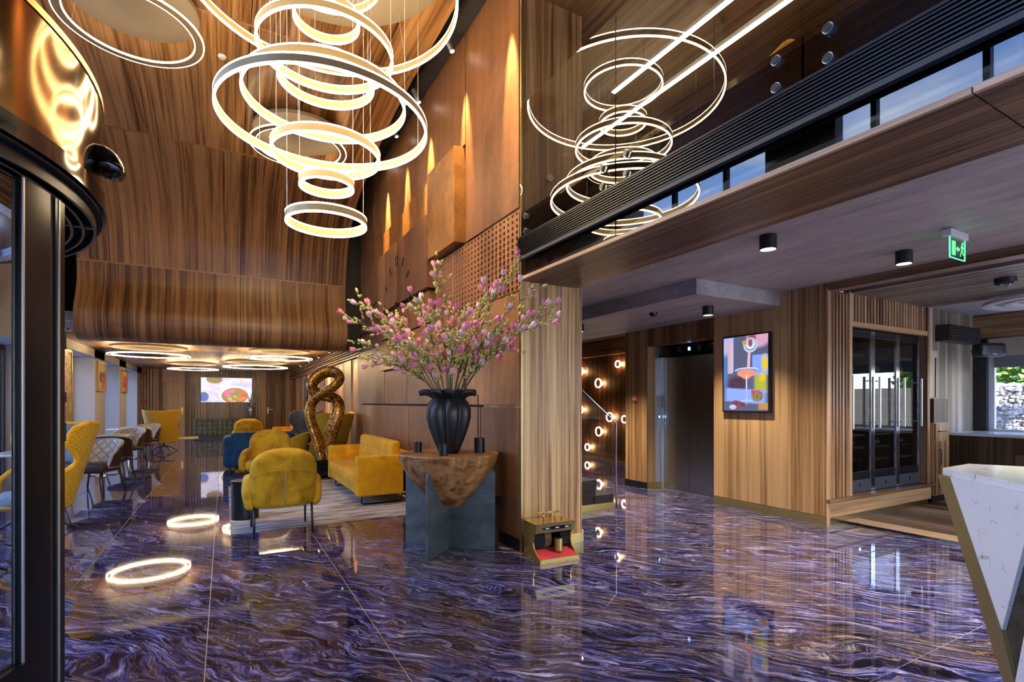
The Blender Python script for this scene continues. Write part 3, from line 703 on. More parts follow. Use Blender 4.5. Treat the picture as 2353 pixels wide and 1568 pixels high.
# ---- surface downlights
def downlight(x, y, z, r, h, label, power=9):
    t_ = thing('downlight', label, 'downlight', (x, y, z), 0, 'black cylinder downlights')
    MB().lathe([(r,0),(r,-h),(r-.006,-h),(r-.006,-h+.012),(.0005,-h+.012)], n=28).build('housing', 'black', t_, auto=40)
    power *= 9
    MB().lathe([(r-.008,-h+.010),(.0005,-h+.010)], n=24, cap=False).build('diffuser', 'led_white', t_)
    spot(t_, (0,0,-h-.005), (0,0,-3), power, 110, .8, (1,.86,.66), .04); return t_
downlight(3.84,2.62,2.75,.065,.115, 'black cylinder downlight nearest the mezzanine edge on the concrete ceiling', 16)
downlight(5.30,2.30,2.75,.065,.115, 'black cylinder downlight between the exit sign and the concrete slab', 16)
downlight(5.20,4.35,2.58,.065,.11, 'black cylinder downlight under the dropped slab near the cocktail screen', 14)
downlight(4.70,6.30,2.58,.065,.11, 'black cylinder downlight under the dropped slab near the stairs', 30)
downlight(4.0,.35,2.75,.065,.115, 'unseen black cylinder downlight added beside the viewpoint for more light', 16)  # extra lamp out of view, added to brighten the right side
downlight(5.3,.10,2.75,.065,.115, 'unseen black cylinder downlight added over the bar approach for more light', 16)  # second extra lamp out of view, brightens the bar side
downlight(6.80,9.2,2.75,.075,.12, 'black cylinder downlight in front of the ring lit stair wall', 8)
dt = MB().lathe([(.05,0),(.05,-.02),(.035,-.045),(.0005,-.05)], n=24).build('dome_detector', 'black_gloss', auto=40); dt.location = (4.93,5.0,2.58); tag(dt, 'small black dome on the dropped slab above the elevator', 'detector')
dt = MB().lathe([(.06,0),(.06,-.05),(.045,-.07),(.0005,-.075)], n=24).build('ceiling_speaker', 'black_gloss', auto=40); dt.location = (4.55,1.22,2.75); tag(dt, 'black ceiling fixture at the right edge of the concrete ceiling', 'fixture')
t_ = thing('ceiling_projector', 'black round projector under the slatted bar ceiling', 'projector', (7.05,2.15,2.685)); MB().lathe([(.09,0),(.09,-.05),(.07,-.07),(.0005,-.07)], n=24).build('housing', 'black', t_, auto=40)
for a in (0, 2.1, 4.2): MB().cyl((.04*math.cos(a),.04*math.sin(a),-.07),(.04*math.cos(a),.04*math.sin(a),-.085),.016).build('lens', 'chrome', t_)
# bar hoops
for i, (x, y, r, lab) in enumerate(((8.6,2.2,.62,'larger pale ceiling hoop over the bar room'),(9.3,2.0,.5,'smaller pale ceiling hoop near the bar window'))):
    t_ = thing('ceiling_hoop', lab, 'ceiling lamp', (x, y, 0)); MB().band((0,0,0), r, r-.09, 2.60, 2.64, 64).build('outer_hoop', 'white_plastic', t_, auto=40); MB().band((0,0,0), r-.2, r-.28, 2.60, 2.64, 64).build('inner_hoop', 'white_plastic', t_, auto=40)
    MB().cyl((0,0,2.62),(0,0,2.75),.01).build('stem', 'black', t_); MB().box(-r+.05, r-.05, -.01, .01, 2.625, 2.64).build('cross_bar', 'black', t_)

# ---- ring lights on the stair wall
SRL = ['ring wall light half hidden at top left by the pillar','highest ring wall light at the right of the stair wall','large ring wall light in the upper middle of the stair wall','ring wall light half hidden by the pillar above the handrail','large ring wall light crossed by the handrail end','ring wall light cut by the elevator pier','large ring wall light below the handrail','lowest small ring wall light near the stair floor']
for i, (px_, py_, pr_) in enumerate(((1332,854,11),(1419,837,8.5),(1374,881,11),(1332,942,11),(1400,959,11),(1434,964,9),(1375,992,11),(1349,1028,8.5))):
    xc = (px_-1176.5)/1182; dx, dy = .4885+xc*.8726, .8726-xc*.4885; t0 = 8.22/dx; y, z = dy*t0, 1.4+(925-py_)/1182*t0; r = pr_/1182*t0*.98
    t_ = thing('ring_wall_light', SRL[i], 'wall lamp', (8.3, y, z), 0, 'ring lights scattered on the stair wall')
    def rg(ro, ri, x0, x1):
        mb = MB().band((0,0,0), ro, ri, 0, x1-x0, 32); mb.v = [(x0+p[2], p[0], p[1]) for p in mb.v]; return mb
    rg(r, r-.017, -.09, -.06).build('led_ring', 'led_wall', t_, auto=40); rg(r+.004, r-.03, -.06, -.045).build('back_ring', 'brass', t_, auto=40)
    MB().cyl((-.075,0,0),(-.065,0,0),r-.019,n=28).build('disc', 'wood_dark', t_)
    for s_ in (0, 2.09, 4.19): MB().cyl((-.05,(r-.015)*math.cos(s_),(r-.015)*math.sin(s_)),(0,(r-.015)*math.cos(s_),(r-.015)*math.sin(s_)),.006,n=6).build('standoff', 'brass', t_)
    l = bpy.data.lights.new('bulb', 'POINT'); l.energy = 14.; l.color = (1,.5,.16); l.shadow_soft_size = .05; o = bpy.data.objects.new('bulb', l); COL.objects.link(o); o.parent = t_; o.location = (-.03,0,0)

# ---- lounge wall washers
for i, y in enumerate((11.4,13.0,14.6,16.4,18.4)):
    t_ = thing('wall_washer', ('wall washer spot nearest the corten wall end','second wall washer of the lounge panelling','third wall washer above the lounge panelling','fourth wall washer of the lounge panelling','farthest wall washer by the dark doorway')[i], 'spotlight', (2.2, y, 2.69), 0, 'small spots along the lounge wall')
    MB().cyl((0,0,0),(.02,0,-.09),.028).build('lamp_body', 'black', t_); spot(t_, (.03,0,-.1), (.28,0,-.7), 110, 46, .8, (1,.75,.42)); MB().cyl((.02,0,-.09),(.0202,0,-.091),.02).build('lens', 'led_white', t_)

# ---- linear lights on the mezzanine
for (x, y0, lab) in ((3.92,4.62,'shorter linear light on the mezzanine ceiling'),(4.38,8.6,'longer linear light on the mezzanine ceiling running behind the pillar')):
    t_ = thing('linear_light', lab, 'ceiling lamp', (x, -3, 4.98)); B(-.02, .02, 0, y0+3, .0, .05).build('housing', 'white', t_); B(-.024, .024, .01, y0+2.99, -.012, 0).build('diffuser', 'led_line', t_)
    for q in (.6, (y0+3)*.5, y0+2.5): MB().cyl((0,q,.05),(0,q,.27),.004,n=6).build('hanger', 'black', t_)

# ================================================================== MEZZANINE BALUSTRADE
JY = [4.135, 2.795, 1.457, .12, -1.22, -2.56]
for k in range(4):
    a, b = JY[k+1]+.006, JY[k]-.006
    t_ = thing('glass_balustrade', ('glass balustrade panel beside the wooden pillar','second glass balustrade panel from the pillar','glass balustrade panel at the upper right corner','glass balustrade panel beside the viewpoint','glass balustrade panel behind the viewpoint')[k], 'balustrade', (2.405, 0, 2.556), 0, 'glass panels of the mezzanine edge')
    B(-.008, .008, a, b, 0, 1.575).build('pane', 'glass_rail', t_)
    for y in (a+.12, b-.12):
        for z in (.40, .535):
            q = MB().cyl((-.012,y,z),(-.030,y,z),.024,n=20).build('bolt', 'steel', t_, auto=40); MB().cyl((-.030,y,z),(-.036,y,z),.020,n=20).build('bolt_cap', 'black', q); MB().cyl((.008,y,z),(.05,y,z),.018,n=14).build('standoff', 'chrome', t_)
gr = thing('edge_grille', 'long black ribbed grille along the mezzanine edge', 'grille', (2.39, 0, 2.71))
B(-.012, -.004, -3.4, 4.09, 0, .185).build('back_plate', 'black', gr)
for k in range(9):
    z = .022+.0185*k; B(-.035, -.010, -3.4, 4.085, z, z+.008).build('blade', 'black_metal', gr)
B(-.04, -.004, -3.4, 4.09, -.012, .014).build('lower_rail', 'dark_grey', gr); B(-.038, -.004, -3.4, 4.09, .183, .196).build('upper_rail', 'black_metal', gr); B(-.04, -.004, 4.085, 4.095, -.012, .196).build('end_cap', 'black', gr)
# things up there
t_ = thing('lounge_chair', 'yellow chair back glimpsed through the mezzanine glass', 'chair', (3.85, 2.62, 3.15), R(70)); MB().rbox(-.3,.3,-.07,.07,.35,1.02,.07).build('backrest', 'yellow_fabric', t_, smooth=True); MB().rbox(-.3,.3,0,.55,.35,.48,.06).build('seat', 'yellow_fabric', t_, smooth=True)
for (x, y) in ((-.25,.02),(.25,.02),(-.25,.5),(.25,.5)): MB().cyl((x,y,0),(x,y,.37),.014,n=8).build('leg', 'black', t_)
t_ = thing('dome_pendant', 'black dome pendant on the mezzanine behind the glass', 'pendant lamp', (4.2, 3.44, 0)); MB().lathe([(.16,4.05),(.15,4.13),(.10,4.21),(.03,4.25),(.001,4.25)], n=28).build('dome', 'black', t_, auto=50); MB().cyl((0,0,4.25),(0,0,5.25),.005,n=6).build('cord', 'black', t_)
for (y, x, lab) in ((4.16-.03,2.78,'round white sensor on the pillar above the balustrade'),):
    s_ = MB().cyl((0,0,0),(0,-.03,0),.035,n=24).build('wall_sensor', 'white_plastic', auto=40); s_.location = (2.72,4.14,3.55); tag(s_, lab, 'sensor')

# ================================================================== REVOLVING DOOR
DC = (-2.12, 3.06)
rv = thing('revolving_door', 'black framed revolving door with glossy bronze drum', 'revolving door', (DC[0], DC[1], 0))
MB().band((0,0,0), 1.60, 1.57, 2.40, 2.86, 128).build('drum_fascia', 'bronze', rv, auto=40)
MB().band((0,0,0), 1.605, 1.57, 2.855, 2.885, 128).build('drum_trim', 'brass', rv, auto=40)
MB().lathe([(1.59,2.87),(.001,2.87)], n=64, cap=False).build('drum_lid', 'black', rv)
MB().band((0,0,0), 1.615, 1.57, 2.33, 2.405, 128).build('drum_rim', 'black_gloss', rv, auto=40)
for k in range(5): MB().band((0,0,0), 1.575-.045*k, 1.563-.045*k, 2.26, 2.33, 96).build('grille_blade', 'black_metal', rv, auto=40)
for k in range(14):
    a = R(-170+26*k); mb = MB(); mb.obox(Matrix.Rotation(a, 4, 'Z') @ Matrix.Translation((1.47,0,2.30)), .20, .012, .012); mb.build('grille_bar', 'steel', rv)
MB().band((0,0,0), 1.60, 1.36, 2.315, 2.325, 96).build('grille_back', 'void', rv)
MB().band((0,0,0), 1.36, 1.31, 2.20, 2.34, 96).build('inner_rim', 'chrome', rv, auto=40)
MB().lathe([(1.31,2.22),(.001,2.22)], n=64, cap=False).build('drum_ceiling', 'black_gloss', rv)
def P(a, r): return (r*math.cos(a), r*math.sin(a))
aP = R(-8.6)
MB().band((0,0,0), 1.548, 1.512, 0, 2.24, 10, R(-18.8), R(-12.8)).build('post', 'post_black', rv, auto=40)
MB().band((0,0,0), 1.540, 1.516, 0, 2.24, 4, R(-12.8), R(-11.5)).build('seal', 'dark_grey', rv, auto=40)
MB().band((0,0,0), 1.548, 1.512, 0, 2.24, 6, R(-11.5), R(-8.6)).build('post_edge', 'post_black', rv, auto=40)
MB().band((0,0,0), 1.551, 1.546, 0, 2.24, 2, R(-10.6), R(-10.3)).build('highlight_strip', 'steel', rv)  # thin bright strip stands in for the highlight down the post
MB().band((0,0,0), 1.552, 1.546, 0, 2.24, 2, R(-18.9), R(-18.6)).build('glazing_bead', 'steel', rv)
aG0 = R(-82)
MB().band((0,0,0), 1.535, 1.520, .43, 2.22, 40, aG0, R(-18.8)).build('curved_pane', 'glass', rv, auto=40)
MB().band((0,0,0), 1.56, 1.50, 0, .43, 40, aG0, R(-18.8)).build('bottom_rail', 'post_black', rv, auto=40)
for a in (aG0, R(165), R(98)):
    mb = MB(); mb.obox(Matrix.Rotation(a, 4, 'Z') @ Matrix.Translation((1.53,0,1.12)), .10, .10, 2.24); mb.build('post', 'post_black', rv, bevel=.006)
MB().cyl((0,0,0),(0,0,2.22),.06).build('centre_column', 'black_metal', rv, auto=40)
# sensor pod on the drum
aS = R(2)
mb = MB(); mb.rbox(-.05,.065,-.075,.075,-.06,.08,.05,3,lambda x,y,z:(x-.35*max(0,z),y,z-.2*max(0,x)))
mb.v = [Matrix.Rotation(aS, 4, 'Z') @ Matrix.Translation((1.635,0,2.545)) @ Vector(p) for p in mb.v]; mb.build('sensor_pod', 'black_gloss', rv, smooth=True)
# emergency stop and boxes on the post
def onpost(mbl, dx, dy, dz):
    T = Matrix.Rotation(aP, 4, 'Z') @ Matrix.Translation((1.530+dx, -.004+dy, dz)); mbl.v = [T @ Vector(p) for p in mbl.v]; return mbl
onpost(B(-.02,.02,0,.016,-.02,.024), 0, 0, 1.42).build('stop_box', 'black', rv)
st = onpost(MB().cyl((0,.016,0),(0,.032,0),.008), 0, 0, 1.422).build('stop_stem', 'dark_grey', rv); onpost(MB().cyl((0,.032,0),(0,.042,0),.013,n=20), 0, 0, 1.422).build('stop_button', 'red', st, auto=40)
onpost(B(-.02,.02,0,.014,-.035,.035), 0, 0, 1.66).build('control_box', 'black', rv); onpost(B(-.02,.02,0,.012,-.045,.035), 0, 0, 1.28).build('control_box', 'black', rv)

# ================================================================== ROUND TABLE, VASE, BRANCHES
tb = thing('round_table', 'round burl wood bowl table on crossed blue steel plates', 'table', (1.90, 4.64, 0))
top = [(.0005,.392),(.09,.392),(.115,.40),(.15,.425),(.21,.485),(.285,.565),(.365,.665),(.43,.765),(.462,.835),(.477,.895),(.480,.905),(.476,.912),(.0005,.912)]
MB().lathe(top, n=72, fn=lambda r,z,a: r*(1+.012*math.sin(3*a+1)+.008*math.sin(7*a))).build('bowl_top', 'burl', tb, auto=35)
pts = [(-.47,0),(.47,0),(.47,.73),(.44,.775),(.40,.775),(.10,.40),(-.10,.40),(-.40,.775),(-.44,.775),(-.47,.73)]
for ang in (-47.3, 42.7):
    mb = MB(); mb.prism(pts, lambda p, q: Matrix.Rotation(R(ang), 4, 'Z') @ Vector((p[0], q, p[1])), -.011, .011); mb.build('plate_leg', 'blue_steel', tb, bevel=.003)
vz = thing('lobed_vase', 'matte black lobed vase with petal rim on the round table', 'vase', (1.90, 4.64, .912))
vp = [(.0005,0),(.085,0),(.105,.02),(.15,.12),(.195,.24),(.222,.34),(.222,.42),(.195,.49),(.158,.525),(.150,.545)]
MB().lathe(vp, n=112, fn=lambda r,z,a: r*(1-.26*(1-abs(math.cos(3.5*a)))**1.5*min(1, z/.05+.2))).build('body', 'matte_black_ceramic', vz, smooth=True)
mb = MB()
for k in range(7):
    a = 2*PI*k/7; rows = []
    for i in range(9):
        v_ = i/8; rr = .125+.165*v_; wd = .075*math.sin(PI*(.30+.70*v_))**.8 if v_ < .99 else .006; zz = .545+.040*math.sin(v_*2.5)
        rows.append([(rr*math.cos(a)-(-wd+2*wd*j/8)*math.sin(a), rr*math.sin(a)+(-wd+2*wd*j/8)*math.cos(a), zz+.03*(abs(j-4)/4)**2) for j in range(9)])
    low = [[(p[0]*.97, p[1]*.97, p[2]-.055*(1-.6*i/8)) for p in r_] for i, r_ in enumerate(rows)]
    mb.grid(rows); mb.grid([r_[::-1] for r_ in low])
    for i in range(8):
        for s_ in (0, 8):
            A, Bv, Cq, D_ = rows[i][s_], rows[i+1][s_], low[i+1][s_], low[i][s_]; mb.add([A,Bv,Cq,D_], [(0,1,2,3) if s_ else (3,2,1,0)])
    mb.add(rows[8]+low[8][::-1], [tuple(range(18))]); 
mb.build('petal_rim', 'matte_black_ceramic', vz, smooth=True)
MB().lathe([(.145,.53),(.135,.50),(.0005,.48)], n=40, cap=False).build('mouth', 'black', vz)

br = thing('magnolia_branches', 'tall spray of pink magnolia branches in the black vase', 'flowers', (1.90, 4.64, .912))
rng = random.Random(3)
pm = MB()
for k in range(5):
    a = 2*PI*k/5; rows = []
    for i in range(6):
        v_ = i/5; w_ = .013*math.sin(PI*(.12+.8*v_)); rr = .004+.012*math.sin(v_*2.2); z_ = .048*v_
        rows.append([((rr+.003*(1-abs(j-1)))*math.cos(a)-(-w_+w_*j)*math.sin(a), (rr+.003*(1-abs(j-1)))*math.sin(a)+(-w_+w_*j)*math.cos(a), z_) for j in range(3)])
    pm.grid(rows)
bl_me = [pm.mesh('blossom', True), pm.mesh('blossom', True)]; bl_me[0].materials.append(M('petal')); bl_me[1].materials.append(M('petal_light'))
buds = MB()
def bud(p, d, s):
    d = d.normalized(); a = d.orthogonal().normalized(); b_ = d.cross(a); o = len(buds.v); vs_ = []
    for (r_, z_) in ((.004,0),(.0095,.012),(.0075,.026)): vs_ += [p+d*z_*s+(a*math.cos(2*PI*i/6)+b_*math.sin(2*PI*i/6))*r_*s for i in range(6)]
    vs_.append(p+d*.036*s); fs_ = [(k*6+i, k*6+(i+1) % 6, (k+1)*6+(i+1) % 6, (k+1)*6+i) for k in range(2) for i in range(6)]+[(12+i, 12+(i+1) % 6, 18) for i in range(6)]+[tuple(range(5,-1,-1))]
    buds.add(vs_, fs_)
blossoms = []
cam_r = Vector((.8726,-.4885,0)); cam_f = Vector((.4885,.8726,0))
# stem tips: (sideways, up, depth) seen from the lobby side
TIPS = [(-.92,1.02,.05),(-.80,1.16,-.15),(-.86,.72,.15),(-.60,1.10,.25),(-.66,.50,-.2),(-.50,.82,-.3),(-.36,1.22,.2),(-.12,1.62,.05),(-.22,1.05,-.35),(.02,1.12,.3),(.16,1.0,-.3),(.26,.95,.15),(.40,1.28,-.10),(.64,1.46,-.45),(.74,1.20,-.42),(.80,.86,-.40),(.95,1.02,-.36),(.58,.62,-.30),(-.30,.62,-.38),(.10,.72,-.4),(-.05,.86,.1),(.45,.80,-.3)]
for (u, z, dp) in TIPS:
    if u == .95: u = .92
    p0 = Vector((0,0,.30))+cam_r*u*.05+cam_f*dp*.1; p1 = cam_r*u*.10+cam_f*dp*.25+Vector((0,0,.62)); p3 = cam_r*u+cam_f*dp+Vector((0,0,.45+z*.82)); p2 = cam_r*u*.52+cam_f*dp*.6+Vector((0,0,.62+z*.50))
    cs_ = []; 
    for i in range(15):
        q = i/14; cs_.append((1-q)**3*p0+3*(1-q)**2*q*p1+3*(1-q)*q*q*p2+q**3*p3+Vector((rng.uniform(-1,1),rng.uniform(-1,1),rng.uniform(-1,1)))*.010*q)
    main = MB().tube(cs_, [.0075*(1-.78*i/14) for i in range(15)], 6).build('branch', 'stem', br, smooth=True)
    tw = MB(); any_ = False
    for i in range(6, 15):
        for _ in range(3 if i < 14 else 2):
            d = (cs_[i]-cs_[i-1]).normalized()+Vector((rng.uniform(-1,1),rng.uniform(-1,1),rng.uniform(-.5,.9)))*.9; d.normalize(); L = rng.uniform(.05,.17)
            e = cs_[i]+d*L; mid = cs_[i]+d*L*.5+Vector((0,0,rng.uniform(-.012,.02))); tw.tube([cs_[i], mid, e], [.0028,.0022,.0016], 4); any_ = True
            if rng.random() < .52: blossoms.append((e, d, rng.uniform(1.0,1.55)))
            else: bud(e, d, rng.uniform(1.0,1.6))
            for _ in range(3):
                q = rng.uniform(.25,1.); pp = cs_[i]+d*L*q; bud(pp, d+Vector((rng.uniform(-1,1),rng.uniform(-1,1),rng.uniform(-1,1)))*.9, rng.uniform(.8,1.4))
    if any_: tag(tw.build('twigs', 'stem', main), kind='stuff')
blossoms = blossoms[:295]
for i, (p, d, s_) in enumerate(blossoms):
    inst('blossom', bl_me[i % 3 == 0], 'petal', br, p, d.to_track_quat('Z', 'Y').to_euler(), (s_, s_, s_))
tag(buds.build('buds', 'bud', br, smooth=True), kind='stuff')
for (u, v_, r_, h_, lab) in ((-.31,.05,.037,.10,'black cylinder candle holder at the left of the round table'),(-.02,-.27,.040,.105,'black cylinder candle holder at the front of the vase'),(.29,.03,.051,.142,'taller black cylinder holder carrying a thin dark rod')):
    p = Vector((1.90,4.64,.912))+cam_r*u+cam_f*v_; t_ = thing('candle_holder', lab, 'candle holder', p, 0, 'black candle holders on the round table')
    MB().lathe([(r_,0),(r_,h_),(r_-.008,h_),(r_-.008,h_-.03),(.0005,h_-.03)], n=28).build('cup', 'black_metal', t_, auto=40)
    if h_ > .12: MB().cyl((.0,.03,h_-.03),(.0,.03,h_+.42),.006,n=8).build('rod', 'black', t_)

# ================================================================== SHOE POLISHER
sp = thing('shoe_polisher', 'gold shoe polishing machine with red mat in front of the pillar', 'shoe polisher', (2.58, 3.90, 0), R(-3))
side = [(.14,0),(-.17,0),(-.17,.03),(-.13,.05),(-.06,.10),(-.035,.16),(-.045,.22),(-.08,.25),(-.10,.32),(.14,.32)]
for x in (-.20, .188): MB().prism(side, lambda p, q: Vector((q, p[0], p[1])), x, x+.012).build('side_panel', 'gold', sp)
B(-.20,.20,.128,.14,0,.32).build('back_panel', 'gold', sp); B(-.19,.19,-.17,.13,.0,.035).build('base', 'gold', sp); B(-.19,.19,-.172,-.16,.012,.04).build('front_strip', 'brass', sp)
mb = MB(); mb.add([(-.186,-.165,.042),(.186,-.165,.042),(.186,.0,.085),(-.186,.0,.085),(-.186,-.165,.034),(.186,-.165,.034),(.186,.0,.07),(-.186,.0,.07)], [(0,1,2,3),(4,7,6,5),(0,4,5,1),(1,5,6,2),(2,6,7,3),(3,7,4,0)]); mb.build('foot_mat', 'red_mat', sp)
B(-.20,.20,-.10,.14,.315,.327).build('top_plate', 'gold', sp)
mb = MB(); mb.add([(-.20,-.105,.327),(.20,-.105,.327),(.20,-.085,.245),(-.20,-.085,.245),(-.20,-.09,.327),(.20,-.09,.327),(.20,-.07,.245),(-.20,-.07,.245)], [(0,3,2,1),(4,5,6,7),(0,1,5,4),(1,2,6,5),(2,3,7,6),(3,0,4,7)]); fp = mb.build('control_panel', 'brass_dark', sp)
mb = MB(); mb.prism([(.15*math.cos(a)*(1),.016*math.sin(a)) for a in [2*PI*i/24 for i in range(24)]], lambda p, q: Vector((p[0]+.01, -.0975+q-.24*p[1], .288+p[1])), -.006, -.001); mb.build('display_strip', 'black_gloss', fp)
for k in (-.09,.01,.11): B(k-.018,k+.018,-.108,-.104,.284,.292).build('indicator', 'paper', fp)
hd = MB().tube([(-.10,.02,.40),(.10,.02,.40)], .008, 10).build('handle', 'gold', sp, smooth=True)
for k in (-.11,.11): MB().lathe([(.0005,-.014),(.012,-.006),(.012,.006),(.0005,.014)], (k,.02,.40), 12).build('handle_knob', 'gold', hd, smooth=True)
for k in (-.06,.06): MB().lathe([(.007,0),(.007,.03),(.014,.04),(.007,.05),(.007,.075)], (k,.02,.327), 12).build('handle_post', 'gold', hd, smooth=True)
MB().cyl((.13,.0,.327),(.13,.0,.34),.018,n=16).build('button', 'brass', sp)
def brush(x0, x1, m, r):
    mb = MB(); n = 22; vs_ = []
    for x in (x0, (x0+x1)/2, x1):
        for i in range(n): a = 2*PI*i/n; q = r*(1+(.07 if i % 2 else -.05)); vs_.append((x, .045+q*math.cos(a), .165+q*math.sin(a)))
    mb.add(vs_, [(k*n+i, k*n+(i+1) % n, (k+1)*n+(i+1) % n, (k+1)*n+i) for k in range(2) for i in range(n)]+[tuple(range(n-1,-1,-1)), tuple(range(2*n, 3*n))]); return mb.build('brush', m, sp)
brush(-.185,-.075,'bristle',.085); brush(-.07,-.005,'bristle_brown',.082); brush(.085,.186,'bristle',.088)
MB().cyl((.04,-.075,.075),(.04,-.075,.185),.040,n=28).build('dispenser', 'brass', sp, auto=40)

# ================================================================== SEATING
def tri(v, a):
    # piecewise linear curve
    for i in range(len(a)-1):
        if v <= a[i+1][0]:
            t_ = (v-a[i][0])/(a[i+1][0]-a[i][0]); t_ = t_*t_*(3-2*t_); return a[i][1]+(a[i+1][1]-a[i][1])*t_
    return a[-1][1]
def shell_pair(hw, hd, z0, z1, phi, lean, th, nu=28, nv=16, crown=0.0, flare=0.0):
    def pt(u, v, off):
        f = R(tri(v, phi))*u; w_ = 1+flare*v
        return Vector(((hw*w_+off)*math.sin(f), -(hd*w_+off)*math.cos(f)-lean*v, z0+(z1-z0)*v-crown*(abs(u)**2)*v))
    out = [[pt(-1+2*i/nu, j/nv, th/2) for i in range(nu+1)] for j in range(nv+1)]; inn = [[pt(-1+2*i/nu, j/nv, -th/2) for i in range(nu+1)] for j in range(nv+1)]
    uv = [[((-1+2*i/nu)*hw*1.9, (j/nv)*(z1-z0)) for i in range(nu+1)] for j in range(nv+1)]
    rim = [pt(-1, j/nv, 0) for j in range(nv+1)]+[pt(-1+2*i/nu, 1, 0) for i in range(1, nu+1)]+[pt(1, 1-j/nv, 0) for j in range(1, nv+1)]+[pt(1-2*i/nu, 0, 0) for i in range(1, nu)]
    return MB().grid(out, uv), MB().grid([r_[::-1] for r_ in inn], [r_[::-1] for r_ in uv]), rim
def star_base(t_, h, r_, m='black'):
    MB().cyl((0,0,h*.55),(0,0,h),.028).build('column', m, t_, auto=40)
    for k in range(4):
        a = PI/4+k*PI/2; MB().tube([(0,0,h*.6),(r_*.5*math.cos(a),r_*.5*math.sin(a),h*.42),(r_*math.cos(a),r_*math.sin(a),.010)], [.016,.014,.010], 8).build('leg', m, t_, smooth=True)
def wing_chair(label, loc, rz, outer='quilt_yellow', inner='slate_velvet', pipe='yellow_fabric'):
    t_ = thing('wing_chair', label, 'armchair', loc, rz, 'quilted wing chairs')
    o, i, rim = shell_pair(.33, .31, .29, 1.14, [(0,124),(.26,120),(.52,74),(.78,100),(.92,98),(1,74)], .17, .05, crown=-.035, flare=.30)
    o.build('outer_shell', outer, t_, smooth=True); i.build('inner_shell', inner, t_, smooth=True); MB().tube(rim, .027, 8, True).build('piping', pipe, t_, smooth=True)
    MB().lathe([(.0005,.28),(.24,.29),(.27,.33),(.27,.40),(.24,.45),(.0005,.465)], n=32).build('seat_cushion', inner, t_, smooth=True); MB().lathe([(.0005,.26),(.25,.27),(.31,.32),(.0005,.32)], n=32).build('seat_pan', outer, t_, smooth=True)
    MB().rbox(-.17,.17,-.43,-.35,.70,1.0,.04).build('head_cushion', inner, t_, smooth=True)
    star_base(t_, .28, .36); return t_
wing_chair('yellow quilted wing chair right beside the revolving door post', (-1.80,7.35,0), R(136))
wing_chair('yellow quilted wing chair seen through the revolving door glass', (-1.86,5.55,0), R(-100))
wing_chair('yellow quilted wing chair beyond the dining tables near the wooden door', (-1.50,17.6,0), R(-14))
wing_chair('slate blue wing chair facing the lounge near the back', (1.62,13.6,0), R(128), 'grey_blue', 'grey_blue', 'grey_blue')
wing_chair('yellow wing chair behind the twisted sculpture by the wall', (1.90,11.45,0), R(35))
def tub_chair(label, loc, rz, outer, inner, group, cat='chair', z1=.82, name='dining_chair'):
    t_ = thing(name, label, cat, loc, rz, group)
    o, i, rim = shell_pair(.27, .26, .44, z1, [(0,118),(.45,112),(.8,96),(1,74)], .08, .045, crown=.05, flare=.08)
    o.build('outer_shell', outer, t_, smooth=True); i.build('inner_shell', inner, t_, smooth=True); MB().tube(rim, .023, 8, True).build('rim', inner, t_, smooth=True)
    MB().rbox(-.25,.25,-.20,.27,.36,.49,.05).build('seat', outer, t_, smooth=True)
    for (x, y) in ((-.2,-.2),(.2,-.2),(-.2,.2),(.2,.2)): MB().tube([(x,y,.39),(x*1.35,y*1.4,.008)], [.016,.009], 8).build('leg', 'black', t_, smooth=True)
    return t_
DG = 'brown dining chairs along the windows'
for (x, y, rz, lab) in ((-1.68,9.75,R(160),'cream lined brown dining chair closest to the revolving door'),(-1.72,11.35,R(-8),'brown dining chair with its back turned, first table behind'),(-1.84,13.75,R(160),'second cream lined dining chair, in the middle of the row'),(-1.80,14.9,R(-8),'brown dining chair with its back turned, farther table'),(-1.80,16.5,R(160),'cream lined dining chair in front of the far yellow wing chair')):
    tub_chair(lab, (x,y,0), rz, 'brown_leather', 'quilt_cream', DG)
def dining_table(loc, label):
    t_ = thing('dining_table', label, 'table', loc, 0, 'white dining tables along the windows'); MB().rbox(-.42,.42,-.38,.38,.725,.755,.015).build('table_top', 'table_white', t_, smooth=True); MB().cyl((0,0,.02),(0,0,.725),.03).build('column', 'chrome', t_, auto=40); MB().lathe([(.25,0),(.25,.012),(.04,.025),(.0005,.025)], n=32).build('foot', 'chrome', t_, auto=40)
dining_table((-2.10,8.85,0), 'white dining table nearest the revolving door'); dining_table((-2.05,12.6,0), 'white dining table in the middle of the window row'); dining_table((-2.05,15.75,0), 'white dining table farthest along the windows')

